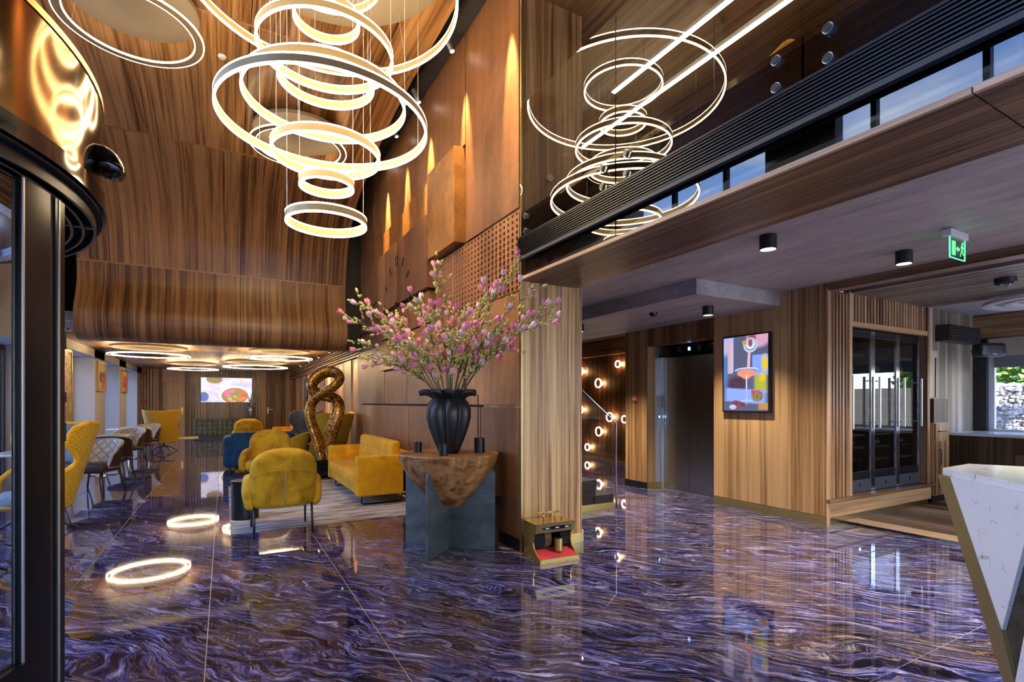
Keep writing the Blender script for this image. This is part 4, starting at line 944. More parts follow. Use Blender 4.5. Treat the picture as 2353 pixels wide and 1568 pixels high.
def velvet_chair(label, loc, rz, s=1.0):
    t_ = thing('velvet_armchair', label, 'armchair', loc, rz, 'mustard velvet armchairs'); t_.scale = (s,s,s)
    def fb_(x, y, z): 
        k = (z-.30)/.62; return (x*(1+.05*math.sin(PI*k)), y+.10*(x/.34)**2*(1-.3*k)-.09*k, z-.15*(abs(x)/.34)**2.8*k)
    bk_ = MB().rbox(-.31,.31,-.37,-.23,.30,.925,.07,10,fb_).build('backrest', 'yellow_velvet', t_, smooth=True)
    MB().tube([(0,-.374-.09*((z-.30)/.62),z) for z in (.32,.42,.52,.62,.70)], .005, 6).build('zip', 'tan_velvet', bk_, smooth=True)
    MB().tube([fb_(x, -.372, .70) for x in [-.30+.06*i for i in range(11)]], .004, 6).build('seam', 'yellow_velvet', bk_, smooth=True)
    for s_ in (-1, 1):
        MB().rbox(s_*.312-.05, s_*.312+.05, -.30, .30, .29, .63, .055, 6, lambda x,y,z: (x+s_*.02*math.sin((z-.29)/.34*PI), y, z-.10*max(0,(y+.0)/.30)**2*((z-.29)/.34))).build('arm', 'yellow_velvet', t_, smooth=True)
    MB().rbox(-.28,.28,-.27,.33,.30,.47,.06).build('seat', 'yellow_velvet', t_, smooth=True)
    for (x, y) in ((-.275,-.27),(.275,-.27),(-.275,.25),(.275,.25)): MB().tube([(x,y,.33),(x*1.02,y*1.1,.004)], [.013,.011], 10).build('leg', 'black', t_, smooth=True)
    return t_
velvet_chair('mustard velvet armchair with its back to the viewer on the rug edge', (.545,6.14,.006), 0)
velvet_chair('mustard velvet armchair facing the viewer across the rug', (.62,9.35,.012), R(168), 1.0)
velvet_chair('mustard velvet armchair half hidden behind the blue sofa', (.58,15.4,0), R(-4), 1.06)
tub_chair('low yellow quilted tub chair between the armchairs and sculpture', (1.10,10.75,0), R(75), 'quilt_yellow', 'quilt_yellow', None, 'armchair', .80, 'tub_chair')

def sofa(label, loc, rz):
    t_ = thing('sofa', label, 'sofa', loc, rz, 'yellow two seat sofas')
    MB().rbox(.03,.74,.06,2.09,.14,.30,.02).build('base', 'yellow_fabric', t_, smooth=True)
    for y in (0, 2.03): MB().rbox(0,.76,y,y+.12,.135,.67,.025).build('arm', 'yellow_fabric', t_, smooth=True)
    MB().rbox(.60,.78,.0,2.15,.135,.70,.03).build('back', 'yellow_fabric', t_, smooth=True)
    for y in (.125, 1.08): MB().rbox(-.01,.60,y,y+.95,.28,.42,.035).build('seat_cushion', 'yellow_fabric', t_, smooth=True)
    for y in (.13, 1.08):
        c = MB().rbox(.46,.60,y,y+.945,.41,.85,.05,8,lambda x,yy,z: (x+.10*(z-.41), yy, z)).build('back_cushion', 'yellow_fabric', t_, smooth=True)
        for zz in (.56,.70):
            for k in range(4): MB().lathe([(.0005,0),(.012,.003),(.0005,.008)], (0,0,0), 10).build('button', 'brown_leather', c).matrix_local = Matrix.Translation((.458+.10*(zz-.41), y+.16+.21*k, zz)) @ Matrix.Rotation(R(-90), 4, 'Y')
    for y in (.16, 1.99): MB().tube([(.10,y,.15),(.10,y,.03),(.12,y,.010),(.64,y,.010),(.66,y,.03),(.66,y,.15)], .011, 8).build('leg_loop', 'black', t_, smooth=True)
    return t_
sofa('yellow two seat sofa on the rug beside the corten wall', (1.52,6.90,.013), 0); sofa('second yellow sofa far back behind the slate wing chair', (1.25,14.7,0), 0)
t_ = thing('tufted_sofa', 'dark blue tufted sofa with its back behind the mustard armchairs', 'sofa', (.10,11.9,0))
MB().rbox(0,1.25,0,.26,.06,.78,.10,8).build('back', 'blue_velvet', t_, smooth=True)
for k in range(6):
    for j in range(3): MB().lathe([(.0005,0),(.016,.004),(.0005,.010)], (0,0,0), 10).build('button', 'blue_velvet', t_).matrix_local = Matrix.Translation((.14+.21*k,-.001,.25+.2*j)) @ Matrix.Rotation(R(90), 4, 'X')
for x in (-.12, 1.14): MB().rbox(x,x+.24,.02,.85,.06,.70,.09).build('arm', 'blue_velvet', t_, smooth=True)
MB().rbox(.1,1.16,.22,.85,.14,.42,.06).build('seat', 'blue_velvet', t_, smooth=True)
for (x, y) in ((0,.08),(1.25,.08),(0,.78),(1.25,.78)): MB().cyl((x,y,0),(x,y,.09),.02,n=10).build('leg', 'black', t_)
def low_table(loc, r_, h, label):
    t_ = thing('coffee_table', label, 'table', loc); MB().lathe([(r_,h-.03),(r_,h),(.0005,h)], n=36).build('table_top', 'brown_leather', t_, auto=40)
    for k in range(3): a = 2*PI*k/3; MB().cyl((r_*.4*math.cos(a),r_*.4*math.sin(a),h-.03),(r_*.85*math.cos(a),r_*.85*math.sin(a),0),.012,n=8).build('leg', 'black', t_)
low_table((1.95,12.75,0), .26, .45, 'small round table beside the slate wing chair')
t_ = thing('side_table', 'dark drum side table beside the front mustard armchair', 'table', (.22,6.95,.012)); MB().lathe([(.15,0),(.15,.44),(.0005,.44)], n=32).build('drum', 'black_metal', t_, auto=40); MB().lathe([(.16,.44),(.16,.455),(.0005,.455)], n=32).build('table_top', 'black_gloss', t_, auto=40)
rg_ = MB().rbox(.06,2.36,6.19,9.75,0,.012,.005,4).build('rug', 'rug'); tag(rg_, 'pale distressed beige rug under the yellow sofa', 'rug')

# ---- sculpture
sc = thing('loop_sculpture', 'twisted bronze mosaic loop sculpture on a black plinth', 'sculpture', (1.66,10.15,0))
PX = [(744,1056,-.02),(736,1020,-.05),(727,990,-.08),(719,962,-.10),(719,937,-.11),(730,918,-.11),(750,903,-.10),(770,890,-.08),(781,876,-.02),(778,863,.06),(763,856,.10),(745,856,.08),(729,867,.02),(720,884,-.04),(722,899,.0),(736,908,.08),(753,913,.14),(768,920,.12),(776,935,.05),(774,955,.0),(766,980,.0),(758,1005,.01),(752,1030,.02),(749,1056,.02)]
cps = [Vector(cam_r*((p[0]-748)/121.)+cam_f*p[2]+Vector((0,0,1.4+(925-p[1])/121.))) for p in PX]
path = []
for i in range(len(cps)-1):
    p0, p1, p2, p3 = [cps[max(0, min(len(cps)-1, k))] for k in (i-1, i, i+1, i+2)]
    for j in range(5):
        q = j/5; path.append(.5*((2*p1)+(-p0+p2)*q+(2*p0-5*p1+4*p2-p3)*q*q+(-p0+3*p1-3*p2+p3)*q**3))
path.append(cps[-1])
MB().tube(path, [.118-.020*abs(math.sin(PI*i/len(path)*2)) for i in range(len(path))], 14, sec=(1.15,.75)).build('loop', 'mosaic', sc, smooth=True)
B(-.16,.16,-.16,.16,0,.33).build('plinth', 'black_gloss', sc, bevel=.006)

# ================================================================== PICTURES AND SCREENS
def picture(name, bgc, shapes, st=None, noise=None, noisemix=.35):
    t = NT(name); u = t.uv(); col = None
    if noise: 
        n = t.noise(t.mapping(u, noise[0]), 1, 5, .6, .5); col = t.ramp(n, noise[1])
    else: col = t.mix(0., bgc, bgc)
    for sh in shapes:
        kind, cx, cy_, rx, ry, c = sh[:6]; ang = sh[6] if len(sh) > 6 else 0; soft = sh[7] if len(sh) > 7 else .04
        d = t.vmath('SUBTRACT', u, (cx, cy_, 0)); d = t.mapping(d, (1,1,1), (0,0,-R(ang))); d = t.vmath('DIVIDE', d, (rx, ry, 1))
        if kind == 'e': m = t.vmath('LENGTH', d)
        else:
            s_ = t.n('SeparateXYZ'); t.l(d, s_.inputs[0]); m = t.math('MAXIMUM', t.math('ABSOLUTE', s_.outputs[0]), t.math('ABSOLUTE', s_.outputs[1]))
        mk = t.ramp(m, [(1-soft, 1.), (1., 0.)])
        if kind == 'm': pass
        if len(sh) > 8:
            n = t.noise(t.mapping(u, (sh[8],sh[8],1)), 1, 4, .6, .4); c = t.ramp(n, sh[9])
        col = t.mix(mk, col, c)
    if st: t.bsdf((0.01,0.01,0.01), .25, 0, emit=col, es=st)
    else: t.bsdf(col, .6)
    return t
GREEN = [(.3,(.03,.12,.01)),(.45,(.10,.28,.02)),(.55,(.5,.05,.06)),(.68,(.65,.25,.30)),(.8,(.75,.55,.2))]
picture('salad_picture', (.5,.46,.62), [('e',.26,.93,.16,.17,(.30,.10,.06)),('e',.26,.96,.11,.10,(.10,.18,.04)),('e',.05,.22,.10,.20,(.12,.12,.16)),('e',.045,.20,.075,.14,(.05,.11,.42)),('e',.65,.27,.34,.42,(.38,.34,.50)),('e',.65,.29,.325,.40,(.72,.68,.80)),
  ('e',.66,.26,.275,.34,(.3,.3,.1),0,.04,22.,GREEN),('e',.50,.38,.07,.10,(.62,.12,.30),20,.3),('e',.60,.46,.07,.08,(.55,.14,.25),0,.3),('e',.80,.36,.06,.12,(.62,.10,.04),0,.3),('b',.80,.14,.10,.07,(.70,.16,.02),25,.3),('e',.56,.14,.05,.07,(.30,.48,.02),0,.3),('e',.66,.24,.05,.06,(.22,.45,.04),0,.3),('e',.52,.26,.07,.06,(.60,.15,.28),10,.3),('e',.84,.28,.07,.05,(.50,.06,.03),0,.3),('b',.63,.04,.06,.06,(.70,.24,.10),-20,.3),('e',.79,.88,.025,.045,(.60,.42,.02))],
  .8, ((3.,5.,1),[(.35,(.42,.38,.55)),(.6,(.66,.62,.80)),(.75,(.74,.71,.86))]))
picture('cocktail_picture', (.08,.09,.16), [('b',.10,.76,.14,.24,(.36,.36,.62)),('b',.13,.72,.03,.22,(.52,.34,.34)),('b',.19,.72,.02,.22,(.58,.40,.42)),('b',.03,.55,.08,.25,(.06,.16,.40),0,.3),('b',.84,.60,.18,.14,(.18,.30,.75)),('e',.93,.62,.09,.14,(.62,.45,.03),0,.5),('b',.84,.36,.16,.14,(.35,.36,.04),0,.4),('e',.88,.44,.09,.08,(.62,.42,.02),0,.5),
  ('e',.33,.36,.28,.13,(.07,.02,.05),0,.4,14.,[(.35,(.015,.05,.02)),(.5,(.08,.02,.06)),(.65,(.03,.02,.05))]),('b',.5,.20,.5,.10,(.22,.32,.75),-3,.2),('e',.80,.97,.30,.16,(.52,.28,.40),0,.3),('e',.66,.96,.10,.07,(.25,.07,.08),0,.3),('e',.62,.87,.16,.10,(.42,.48,.62)),('e',.62,.875,.125,.075,(.10,.12,.20)),('e',.62,.878,.112,.066,(.52,.57,.70)),('e',.62,.90,.05,.05,(.25,.07,.08)),('b',.49,.91,.05,.028,(.45,.26,.08)),
  ('b',.585,.66,.035,.13,(.62,.36,.42),-5,.2),('e',.53,.545,.265,.035,(.50,.56,.75)),('e',.53,.535,.25,.028,(.14,.22,.40)),('e',.53,.50,.21,.055,(.70,.22,.17)),('e',.53,.465,.11,.04,(.72,.25,.14)),('b',.535,.38,.016,.10,(.50,.48,.75)),('b',.54,.20,.010,.12,(.35,.40,.78)),('e',.54,.135,.14,.014,(.34,.44,.85)),
  ('e',.77,.20,.15,.09,(.1,.2,.05),0,.3,18.,[(.35,(.10,.02,.04)),(.5,(.16,.24,.02)),(.65,(.42,.02,.20))]),('e',.68,.25,.05,.025,(.62,.02,.12)),('e',.35,.09,.17,.05,(.16,.03,.05),-10,.3,16.,[(.4,(.10,.02,.04)),(.6,(.28,.06,.08))]),('b',.90,.06,.12,.05,(.45,.20,.05),0,.3),('e',.22,.05,.10,.04,(.45,.45,.75),0,.4)], .72)
def quad(p, uvs=((0,0),(1,0),(1,1),(0,1))):
    mb = MB(); mb.add(p, [(0,1,2,3)]); mb.uv = {i: uvs[i] for i in range(4)}; return mb
tv = thing('television', 'wide wall screen showing a salad plate above the sideboard', 'television', (.10,23.93,1.90)); B(-.92,.92,-.04,.0,-.51,.51).build('case', 'black', tv)
quad([(-.905,-.042,-.495),(.905,-.042,-.495),(.905,-.042,.495),(-.905,-.042,.495)]).build('screen', 'salad_picture', tv)
sn = thing('display_screen', 'upright wall screen showing a pink cocktail being poured', 'display', (5.938,4.34,1.775)); B(-.05,0,-.345,.345,-.505,.505).build('case', 'black', sn)
quad([(-.052,.325,-.485),(-.052,-.325,-.485),(-.052,-.325,.485),(-.052,.325,.485)]).build('screen', 'cocktail_picture', sn)
picture('abstract_a', (.4,.12,.03), [('b',.3,.80,.3,.18,(.60,.38,.10)),('b',.75,.85,.2,.12,(.70,.50,.20)),('b',.35,.45,.12,.22,(.05,.02,.02)),('b',.62,.58,.3,.07,(.12,.03,.02)),('b',.70,.30,.25,.22,(.55,.06,.02)),('e',.30,.18,.2,.14,(.70,.32,.06)),('b',.85,.15,.1,.12,(.6,.28,.08))], None, ((3,3,1),[(.35,(.30,.10,.02)),(.55,(.55,.26,.05)),(.7,(.65,.40,.12))]))
picture('abstract_b', (.4,.1,.03), [('b',.5,.86,.5,.12,(.60,.34,.12)),('e',.6,.62,.26,.16,(.50,.05,.06)),('b',.25,.50,.12,.2,(.45,.22,.30)),('b',.55,.30,.4,.14,(.42,.05,.02)),('b',.3,.12,.25,.10,(.65,.30,.06))], None, ((3,3,1),[(.35,(.36,.07,.03)),(.55,(.55,.18,.05)),(.7,(.62,.36,.14))]))
t = NT('gold_relief'); v = t.uv(); n = t.noise(t.mapping(v, (9,7,1)), 1, 5, .6, 2.5); t.bsdf(t.ramp(n, [(.35,(.10,.055,.02)),(.5,(.34,.21,.07)),(.65,(.55,.38,.15))]), .4, .5); t.bump(n, 1.0, .03)
def painting(y0, y1, z0, z1, m, label, fm='brass'):
    t_ = thing('painting', label, 'painting', (-2.75,(y0+y1)/2,(z0+z1)/2)); a, b_ = (y1-y0)/2, (z1-z0)/2
    for bb in ((0,.05,-a,a,b_-.035,b_),(0,.05,-a,a,-b_,-b_+.035),(0,.05,-a,-a+.035,-b_+.035,b_-.035),(0,.05,a-.035,a,-b_+.035,b_-.035)): B(*bb).build('frame', fm, t_)
    quad([(.035,-a+.03,-b_+.03),(.035,a-.03,-b_+.03),(.035,a-.03,b_-.03),(.035,-a+.03,b_-.03)]).build('canvas', m, t_); B(.0,.03,-a+.02,a-.02,-b_+.02,b_-.02).build('backing', 'black', t_)
painting(11.75,13.55,.98,2.45,'gold_relief','gold relief panel in a thin frame beside the revolving door')
painting(16.05,17.0,1.68,2.42,'abstract_a','orange and black abstract painting on the nearer window pier'); painting(19.45,20.4,1.70,2.40,'abstract_b','red abstract painting on the farther window pier')

# ---- wall clock on the corten panels
ck = thing('wall_clock', 'large clock of black numerals on the raised corten panel', 'clock', (2.288,7.69,2.91))
Mx = Matrix(((0,0,-1,0),(-1,0,0,0),(0,1,0,0),(0,0,0,1)))
for h in range(12):
    a = R(30*h); y, z = -.64*math.sin(a), .64*math.cos(a)
    if h % 3 == 0: text_mesh('numeral', str(12 if h == 0 else h), .20, 'black', ck, Matrix.Translation((0,y,z)) @ Mx, .004)
    elif z > -.1:
        mb = MB(); mb.obox(Matrix.Translation((-.003,y,z)) @ Matrix.Rotation(-a if False else a, 4, 'X'), .008, .018, .13); mb.build('hour_mark', 'black', ck)
    else:
        mb = MB(); mb.obox(Matrix.Translation((.0,y,z)) @ Matrix.Rotation(a, 4, 'X'), .008, .018, .13); mb.build('hour_mark', 'black', ck)
for (a, L) in ((R(160),.34),(R(215),.5)):
    mb = MB(); mb.obox(Matrix.Rotation(a, 4, 'X') @ Matrix.Translation((-.012,0,L/2)), .006, .022, L); mb.build('hand', 'black', ck)
MB().cyl((-.02,0,0),(.0,0,0),.025,n=16).build('hub', 'black', ck)

# ---- lounge end: sideboard, vase
sd = thing('sideboard', 'olive sideboard covered in round studs under the salad screen', 'sideboard', (.08,23.62,0))
B(-1.13,1.13,-.22,.22,.10,.75).build('body', 'sideboard', sd, bevel=.01); B(-.95,.95,-.18,.18,0,.10).build('plinth', 'black', sd)
kn = MB().lathe([(.072,0),(.068,.012),(.045,.03),(.030,.034),(.028,.02),(.0005,.02)], n=18); kn.v = [(p[0], -p[2], p[1]) for p in kn.v]; kme = kn.mesh('stud', True)
cu = MB().cyl((0,-.021,0),(0,-.026,0),.026,n=12).mesh('eye')
for i in range(13):
    for j in range(4): s_ = inst('stud', kme, 'sideboard', sd, (-1.02+.17*i,-.22,.18+.163*j)); inst('eye', cu, 'black', s_)
for x in (-.42,.30): B(x-.003,x+.003,-.224,-.22,.11,.74).build('door_gap', 'black', sd)
t_ = thing('pampas_vase', 'silver glazed vase with dried pampas plumes on the sideboard', 'vase', (.98,23.62,.75)); MB().lathe([(.06,0),(.10,.15),(.13,.33),(.12,.42),(.075,.47),(.06,.47)], n=24).build('body', 'silver_glaze', t_, smooth=True)
for k in range(5):
    dx, h_ = (-.06+.05*k), .9+.06*(k % 3); MB().tube([(0,0,.45),(dx*.7,0,.65),(dx*2.2,-.02,h_)], [.006,.035,.006], 8).build('plume', 'pampas', t_, smooth=True)
# ---- small fittings
def small(name, mb, mat, loc, label, cat, rot=(0,0,0), **k):
    o = mb.build(name, mat, **k); o.location = loc; o.rotation_euler = rot; return tag(o, label, cat)
for i, (x, y, r_, lab) in enumerate(((.20,14.9,.12,'white ceiling disc nearest the wooden bulkhead'),(.75,13.9,.06,'white smoke detector in front of the sculpture hoop'),(.42,20.8,.10,'white ceiling disc above the salad screen'))):
    small('smoke_detector', MB().lathe([(r_,0),(r_,-.03),(r_*.6,-.06),(.0005,-.06)], n=24), 'white_plastic', (x,y,2.69), lab, 'detector', auto=40)
small('ceiling_sensor', MB().lathe([(.045,0),(.045,-.03),(.03,-.05),(.0005,-.05)], n=24), 'white_plastic', (-.02,6.85,5.44), 'white sensor on the walnut ceiling left of the chandelier', 'sensor', auto=40)
t_ = thing('security_camera', 'white security camera beside the walnut bulkhead', 'camera', (-2.16,10.6,2.56)); MB().rbox(-.04,.04,-.09,.07,-.035,.035,.03).build('housing', 'white_plastic', t_, smooth=True); MB().cyl((0,.02,.03),(-.0,.02,.14),.012,n=10).build('stem', 'white_plastic', t_); MB().cyl((0,.02,.13),(0,.02,.15),.05,n=16).build('mount', 'white_plastic', t_); MB().cyl((0,-.092,0),(0,-.089,0),.02,n=14).build('lens', 'black_gloss', t_)
for (y, z, lab) in ((23.86,1.42,'red fire call point by the far slats'),(23.86,2.55,'red alarm sounder at the far ceiling corner')): small('alarm', MB().rbox(-.06,.06,-.04,.02,-.06,.06,.01), 'red', (-2.66,y,z), lab, 'alarm', smooth=True)
t_ = thing('alarm_button', 'orange call point on the wooden pier left of the elevator', 'call point', (5.945,6.43,1.46)); B(-.04,0,-.045,.045,-.045,.045).build('case', 'orange', t_, bevel=.006); B(-.042,-.04,-.028,.028,-.018,.018).build('label_plate', 'paper', t_); B(-.043,-.041,-.018,.018,-.006,.006).build('print', 'dark_grey', t_)
small('floor_socket', B(-.012,.012,-.055,.055,-.05,.05), 'black', (2.392,4.55,.42), 'black socket plate on the corten wall behind the round table', 'socket')
# ---- exit sign
ex = thing('exit_sign', 'green glass exit sign under the concrete ceiling', 'sign', (5.06,1.83,2.75))
B(-.15,.15,-.02,.02,-.055,0).build('housing', 'white_plastic', ex, bevel=.004); B(-.19,-.15,-.03,.03,-.06,-.01).build('end_box', 'white_plastic', ex)
pn = B(-.13,.13,-.004,.004,-.215,-.055).build('panel', 'glass_green', ex)
for bb in ((-.132,.132,-.005,.005,-.219,-.213),(-.134,-.128,-.005,.005,-.215,-.055),(.128,.134,-.005,.005,-.215,-.055)): B(*bb).build('edge', 'exit_edge', pn)
B(-.105,-.045,-.006,-.004,-.195,-.085).build('door_mark', 'exit_green', pn)
ar = MB(); ar.add([(-.035,-.0055,-.14),(0,-.0055,-.115),(0,-.0055,-.13),(.03,-.0055,-.13),(.03,-.0055,-.15),(0,-.0055,-.15),(0,-.0055,-.165)], [(0,1,2,3,4,5,6)]); ar.build('arrow_mark', 'exit_green', pn)
MB().cyl((.075,-.0062,-.088),(.075,-.0042,-.088),.011,n=14).build('figure_head', 'exit_green', pn)
fg = MB()
for (p, q, w_) in (((.072,-.10),(.068,-.145),.020),((.070,-.105),(.045,-.125),.009),((.073,-.105),(.098,-.128),.009),((.068,-.142),(.05,-.165),.011),((.05,-.165),(.038,-.195),.010),((.070,-.142),(.085,-.168),.011),((.085,-.168),(.108,-.178),.010)):
    d = Vector((q[0]-p[0],0,q[1]-p[1])); nrm = Vector((-d.z,0,d.x)).normalized()*w_/2; P0, Q0 = Vector((p[0],-.0055,p[1])), Vector((q[0],-.0055,q[1])); fg.add([P0+nrm,Q0+nrm,Q0-nrm,P0-nrm], [(0,1,2,3)])
fg.build('running_figure', 'exit_green', pn)

# ================================================================== STAIRCASE
sr = thing('staircase', 'dark carpeted stair with brass side behind the pillar', 'stairs', (4.50,5.28,0))
for k in range(7):
    x1 = -.28*k; z1 = .19+.205*k; z0 = 0 if k == 0 else z1-.23
    B(x1-.32, x1, .0, 1.3, z1-.12 if k else .08, z1).build('tread', 'tread', sr, bevel=.008); B(x1-.32, x1-.01, .02, 1.28, max(0,z1-.33), z1-.115).build('riser', 'tread', sr)
B(-1.6,.0,-.012,.02,0,.085).build('side_string', 'brass', sr)
B(-1.55,.02,-.03,-.016,.0,1.0).build('glass_pane', 'glass', sr)
mb = MB(); mb.add([(-1.55,-.03,1.0),(.02,-.03,1.0),(.02,-.03,1.13),(-1.15,-.03,2.0),(-1.55,-.03,2.3),(-1.55,-.016,1.0),(.02,-.016,1.0),(.02,-.016,1.13),(-1.15,-.016,2.0),(-1.55,-.016,2.3)], [(4,3,2,1,0),(5,6,7,8,9),(1,2,7,6),(2,3,8,7),(3,4,9,8)]); mb.build('glass_pane', 'glass', sr)
MB().tube([(.02,-.023,.01),(.02,-.023,1.13),(-1.15,-.023,2.02)], .012, 8).build('handrail', 'chrome', sr, smooth=True)
mb = MB(); mb.add([(2.7,6.7,2.3),(4.9,6.7,2.76),(4.9,8.2,2.76),(2.7,8.2,2.3),(2.7,6.7,2.76),(2.7,8.2,2.76)], [(0,1,2,3),(0,4,1),(3,2,5),(0,3,5,4)]); struct('ceiling_stair', mb, 'dark_grey')

# ================================================================== WINE CABINETS
WL = ['wine cabinet nearest the elevator wall','middle wine cabinet of the three','wine cabinet nearest the bar']
for k in range(3):
    x0 = 6.455+.613*k; W = .607
    t_ = thing('wine_cabinet', WL[k]+' with tall glass door', 'wine cabinet', (x0,3.40,.30), 0, 'built in wine cabinets')
    B(0,W,.44,.47,.0,1.995).build('back', 'black', t_); B(0,.02,.03,.47,0,1.995).build('side', 'black', t_); B(W-.02,W,.03,.47,0,1.995).build('side', 'black', t_); B(.02,W-.02,.03,.44,1.96,1.995).build('top', 'black', t_); B(.02,W-.02,.03,.44,.12,.16).build('bottom', 'black', t_)
    for z in (.36,.52,.68,.86,1.12,1.40,1.68): B(.03,W-.03,.08,.44,z,z+.022).build('shelf', 'wood_x', t_)
    d = B(.0,.04,.0,.03,.17,1.98).build('door_stile', 'chrome', t_)
    B(W-.04,W-.002,.0,.03,.17,1.98).build('door_stile', 'chrome', d); B(.04,W-.04,.005,.03,1.90,1.98).build('door_rail', 'black_metal', d); B(.04,W-.04,.005,.03,.17,.25).build('door_rail', 'black_metal', d)
    B(.04,W-.04,.012,.022,.25,1.90).build('door_pane', 'glass_dark', d)
    for hx in ((.075,W-.075) if k else (.075,W-.075)):
        h = B(hx-.012,hx+.012,-.05,-.03,.78,1.42).build('door_handle', 'steel', t_); 
        for z in (.84,1.36): B(hx-.006,hx+.006,-.03,.012,z,z+.012).build('handle_post', 'chrome', h)
    B(.04,W-.04,.005,.03,.01,.155).build('base_panel', 'dark_grey', t_); B(0,.04,.0,.03,.01,.155).build('base_stile', 'chrome', t_); B(W-.04,W-.002,.0,.03,.01,.155).build('base_stile', 'chrome', t_); B(W/2-.02,W/2+.02,-.002,.006,.07,.11).build('badge', 'chrome', t_)
bt = MB().lathe([(.036,0),(.037,.18),(.030,.215),(.014,.24),(.013,.30),(.0005,.30)], n=14).mesh('bottle', True); bl_ = MB().lathe([(.0375,.05),(.0378,.14)], n=14, cap=False).mesh('bottle_label', True); plain('bottle_glass', (.012,.02,.012), .1); bt.materials.append(M('bottle_glass')); plain('label_paper', (.55,.48,.33), .6); bl_.materials.append(M('label_paper'))
for k in range(3):
    for s_, zz in enumerate((.882,1.142,1.422,.542)):
        for q in range(4):
            x = 6.455+.613*k+.10+.13*q
            t_ = thing('wine_bottle', '%s dark wine bottle on the %s shelf of the %s wine cabinet' % (('leftmost','second','third','rightmost')[q], ('middle','upper','top','low')[s_], ('elevator side','central','bar side')[k]), 'bottle', (x,3.40+.17+.03*(q % 2),.30+zz if s_ < 3 else .30+.542), 0, ('bottles in the first wine cabinet','bottles in the middle wine cabinet','bottles in the last wine cabinet')[k])
            if s_ == 3: t_.scale = (1,1,.42)
            inst('glass_body', bt, 'bottle_glass', t_); inst('label', bl_, 'label_paper', t_)

# ================================================================== BAR ROOM
ac = thing('air_conditioner', 'long black air unit on the pale wood wall', 'air conditioner', (8.95,3.495,2.28)); B(0,1.0,-.18,0,0,.23).build('case', 'black', ac, bevel=.01)
for k in range(5): B(.04,.96,-.186,-.18,.03+.038*k,.045+.038*k).build('vent', 'dark_grey', ac)
tc_ = thing('tall_cabinet', 'narrow walnut cabinet right of the wine cabinets', 'cabinet', (8.47,3.32,0)); B(0,.42,0,.17,.12,1.12).build('body', 'wood_z', tc_); B(.02,.40,.03,.17,0,.12).build('plinth', 'black', tc_)
d = B(.008,.412,-.016,0,.13,.86).build('door', 'wood_z', tc_); MB().tube([(.12,-.016,.55),(.12,-.04,.55),(.12,-.04,.75),(.12,-.016,.75)], .006, 8).build('handle', 'black', d)
d = B(.008,.412,-.016,0,.87,1.11).build('drawer', 'wood_z', tc_); MB().tube([(.08,-.016,1.0),(.08,-.04,1.0),(.30,-.04,1.0),(.30,-.016,1.0)], .006, 8).build('handle', 'black', d)
B(0,.42,.0,.17,1.12,1.45).build('niche', 'wood_counter', tc_); B(.0,.26,.06,.17,1.47,2.12).build('upper_panel', 'wood_grey', tc_); B(.18,.20,.05,.06,1.47,2.02).build('shadow_gap', 'black', tc_)
bc = thing('bar_counter', 'dark walnut back counter under the gabion window', 'counter', (9.28,0,0)); B(.02,.85,-2.5,3.46,.08,.92).build('body', 'wood_counter', bc); B(0,.90,-2.5,3.48,.92,.96).build('worktop', 'quartz', bc, bevel=.004); B(.06,.85,-2.5,3.46,0,.08).build('plinth', 'black', bc)
for j in range(4):
    for i in range(3):
        d = B(.0,.02,2.74-.62*(i+1),2.74-.62*i-.01,.10+.20*j,.29+.20*j).build('drawer', 'wood_counter', bc); B(-.02,-.005,2.74-.62*i-.40,2.74-.62*i-.2,.20+.20*j,.215+.20*j).build('handle', 'black', d)
spk = thing('wall_speaker', 'black loudspeaker bracketed beside the gabion window', 'speaker', (9.45,3.06,2.14), R(-28)); MB().rbox(-.23,.23,-.11,.11,-.12,.12,.05,6,lambda x,y,z:(x*(1-.12*(z+.12)/-.24 if z < 0 else 1),y,z)).build('cabinet', 'black', spk, smooth=True); MB().cyl((0,.1,0),(.05,.38,.02),.02,n=10).build('bracket', 'black', spk); B(-.03,.03,-.116,-.11,-.085,-.075).build('badge', 'steel', spk)
spk.scale = (.8,.8,.8)
# reception desk
dk = thing('reception_desk', 'faceted white quartz desk with slanted brass edge at the right', 'desk', (2.806,1.034,0))
U, Nn = Vector((-.634,-.773,0)), Vector((.773,-.634,0))
def D3(s_, n_, z_): return U*s_+Nn*n_+Vector((0,0,z_))
tp = [(1.7,0),(0,0),(-.085,.012),(-.29,.24),(-.21,.42),(.15,.75),(1.7,.75)]; bo = [(1.7,.03),(.47,.03),(.43,.05),(.30,.20),(.35,.36),(.45,.60),(1.7,.60)]
mb = MB(); n = 7; mb.add([D3(a,b_+.012 if i < 3 else b_,1.07) for i,(a,b_) in enumerate(tp)]+[D3(a,b_,0) for a,b_ in bo], [tuple(range(n)), tuple(range(2*n-1,n-1,-1))]+[(i,n+i,n+(i+1) % n,(i+1) % n) for i in range(n)]); mb.build('body', 'dark_marble', dk)
mb = MB(); mb.prism(tp, lambda p, q: D3(p[0],p[1],q), 1.07, 1.10); mb.build('worktop', 'quartz', dk, bevel=.002)
def facet(name, poly, m, n0, n1):
    mb = MB(); sl_ = lambda z_: .0+.03*(1.1-z_)/1.1
    mb.prism(poly, lambda p, q: D3(p[0], q+sl_(p[1]), p[1]), n0, n1); return mb.build(name, m, dk)
facet('white_facet', [(.0,1.07),(.278,.516),(.462,1.07)], 'quartz', -.008, .02); facet('white_facet', [(.335,.34),(.505,1.02),(1.15,1.02),(.80,.02),(.47,.02)], 'quartz', -.008, .02); facet('white_facet', [(1.2,1.07),(.9,.02),(1.68,.02),(1.68,1.07)], 'quartz', -.008, .02)
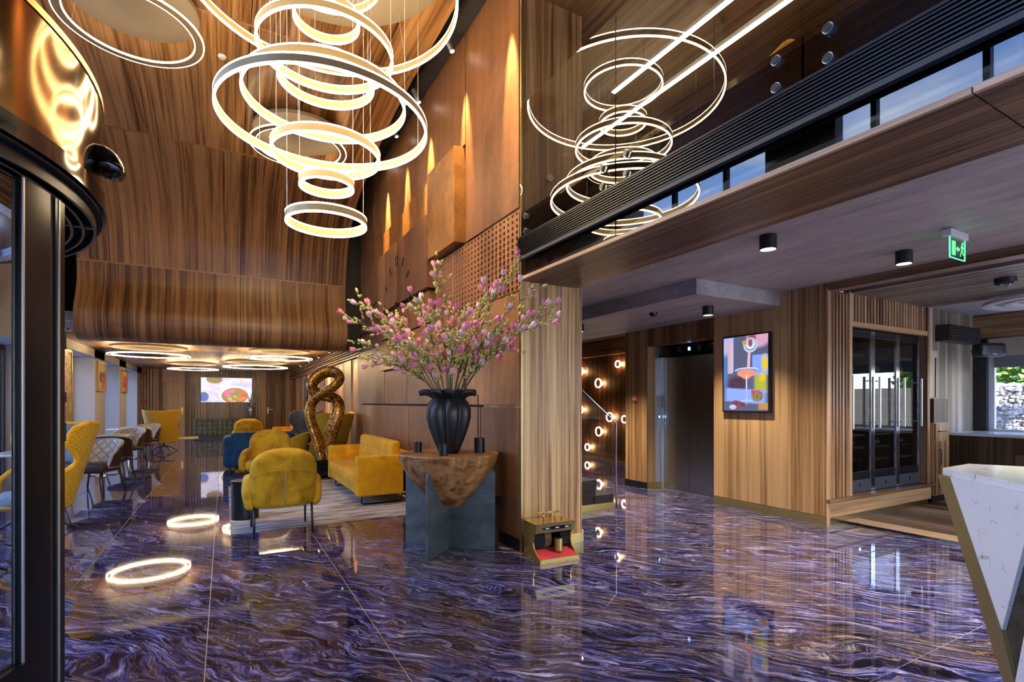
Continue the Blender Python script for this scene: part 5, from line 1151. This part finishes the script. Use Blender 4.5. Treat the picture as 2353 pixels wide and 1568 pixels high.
facet('brass_edge', [(-.085,1.07),(0,1.07),(.278,.516),(.335,.34),(.47,0),(.41,0),(.28,.314)], 'brass_dark', -.010, .03)
mb = MB(); mb.prism([(.30,.10),(.16,.30),(.9,.40),(.9,.10)], lambda p, q: D3(p[0],p[1],q), 1.098, 1.1025); mb.build('light_panel', 'backlight', dk)

# ================================================================== OUTSIDE THE BAR WINDOW
gb = thing('gabion_wall', 'pale stone filled gabion wall outside the bar window', 'wall', (13.0,0,-.2)); B(.25,.60,-1.5,6.2,0,1.92).build('core', 'stone', gb)
gr_ = random.Random(5); stm = []
for k in range(5):
    mb = MB().rbox(-.1,.1,-.1,.1,-.06,.06,.035,1); mb.v = [tuple(c*gr_.uniform(.8,1.2) for c in p) for p in mb.v]; stm.append(mb.mesh('stone'))
plain('stone_pale', (.82,.77,.69), .9); plain('stone_grey', (.58,.56,.53), .9)
for i, me_ in enumerate(stm): me_.materials.append(M('stone_pale' if i % 3 else 'stone_grey'))
z = .66; cnt = 0
while z < 1.93 and cnt < 298:
    y = 3.25+gr_.uniform(-.05,.05)
    while y < 5.0 and cnt < 298:
        inst('stone', stm[gr_.randrange(5)], 'stone', gb, (.20+gr_.uniform(-.03,.03),y,z), (gr_.uniform(-.4,.4),gr_.uniform(-.3,.3),gr_.uniform(-.5,.5)), (.75,gr_.uniform(.45,.75),gr_.uniform(.5,.8))); cnt += 1; y += gr_.uniform(.10,.13)
    z += .074
hg = thing('hedge', 'green hedge above the gabion wall', 'hedge', (14.1,0,-.2)); lf = MB()
for _ in range(5000):
    p = Vector((gr_.uniform(-.3,.6), gr_.uniform(.5,7), gr_.uniform(1.5,3.4))); d = Vector((gr_.uniform(-1,.2),gr_.uniform(-1,1),gr_.uniform(-.6,1))).normalized(); a = d.orthogonal().normalized()*.045; lf.add([p-d*.08,p+a,p+d*.08,p-a], [(0,1,2,3)])
tag(lf.build('foliage', 'leaf_light', hg), kind='stuff'); B(.1,.5,.5,7,0,3.2).build('core', 'leaf', hg)
# buildings and trees across the street (mirrored in the mezzanine glass, seen through the windows); third block is unseen, added to block the sun
for i, (x, y, w_, d_, h_, lab) in enumerate(((-26,4,10,14,9,'pale block across the street opposite the revolving door'),(-24,24,8,12,7,'pale block farther along the street'),(-15,-19.5,14,29,26,'unseen tall block added to keep sun off the left windows'))):
    t_ = thing('street_building', lab, 'building', (x,y,-.2)); B(-w_/2,w_/2,-d_/2,d_/2,0,h_).build('walls', 'shade', t_)
    for a in range(4):
        for c in range(3): B(w_/2,w_/2+.05,-d_/2+1.2+3*a,-d_/2+2.8+3*a,1+2.6*c,2.8+2.6*c).build('window', 'black_gloss', t_)
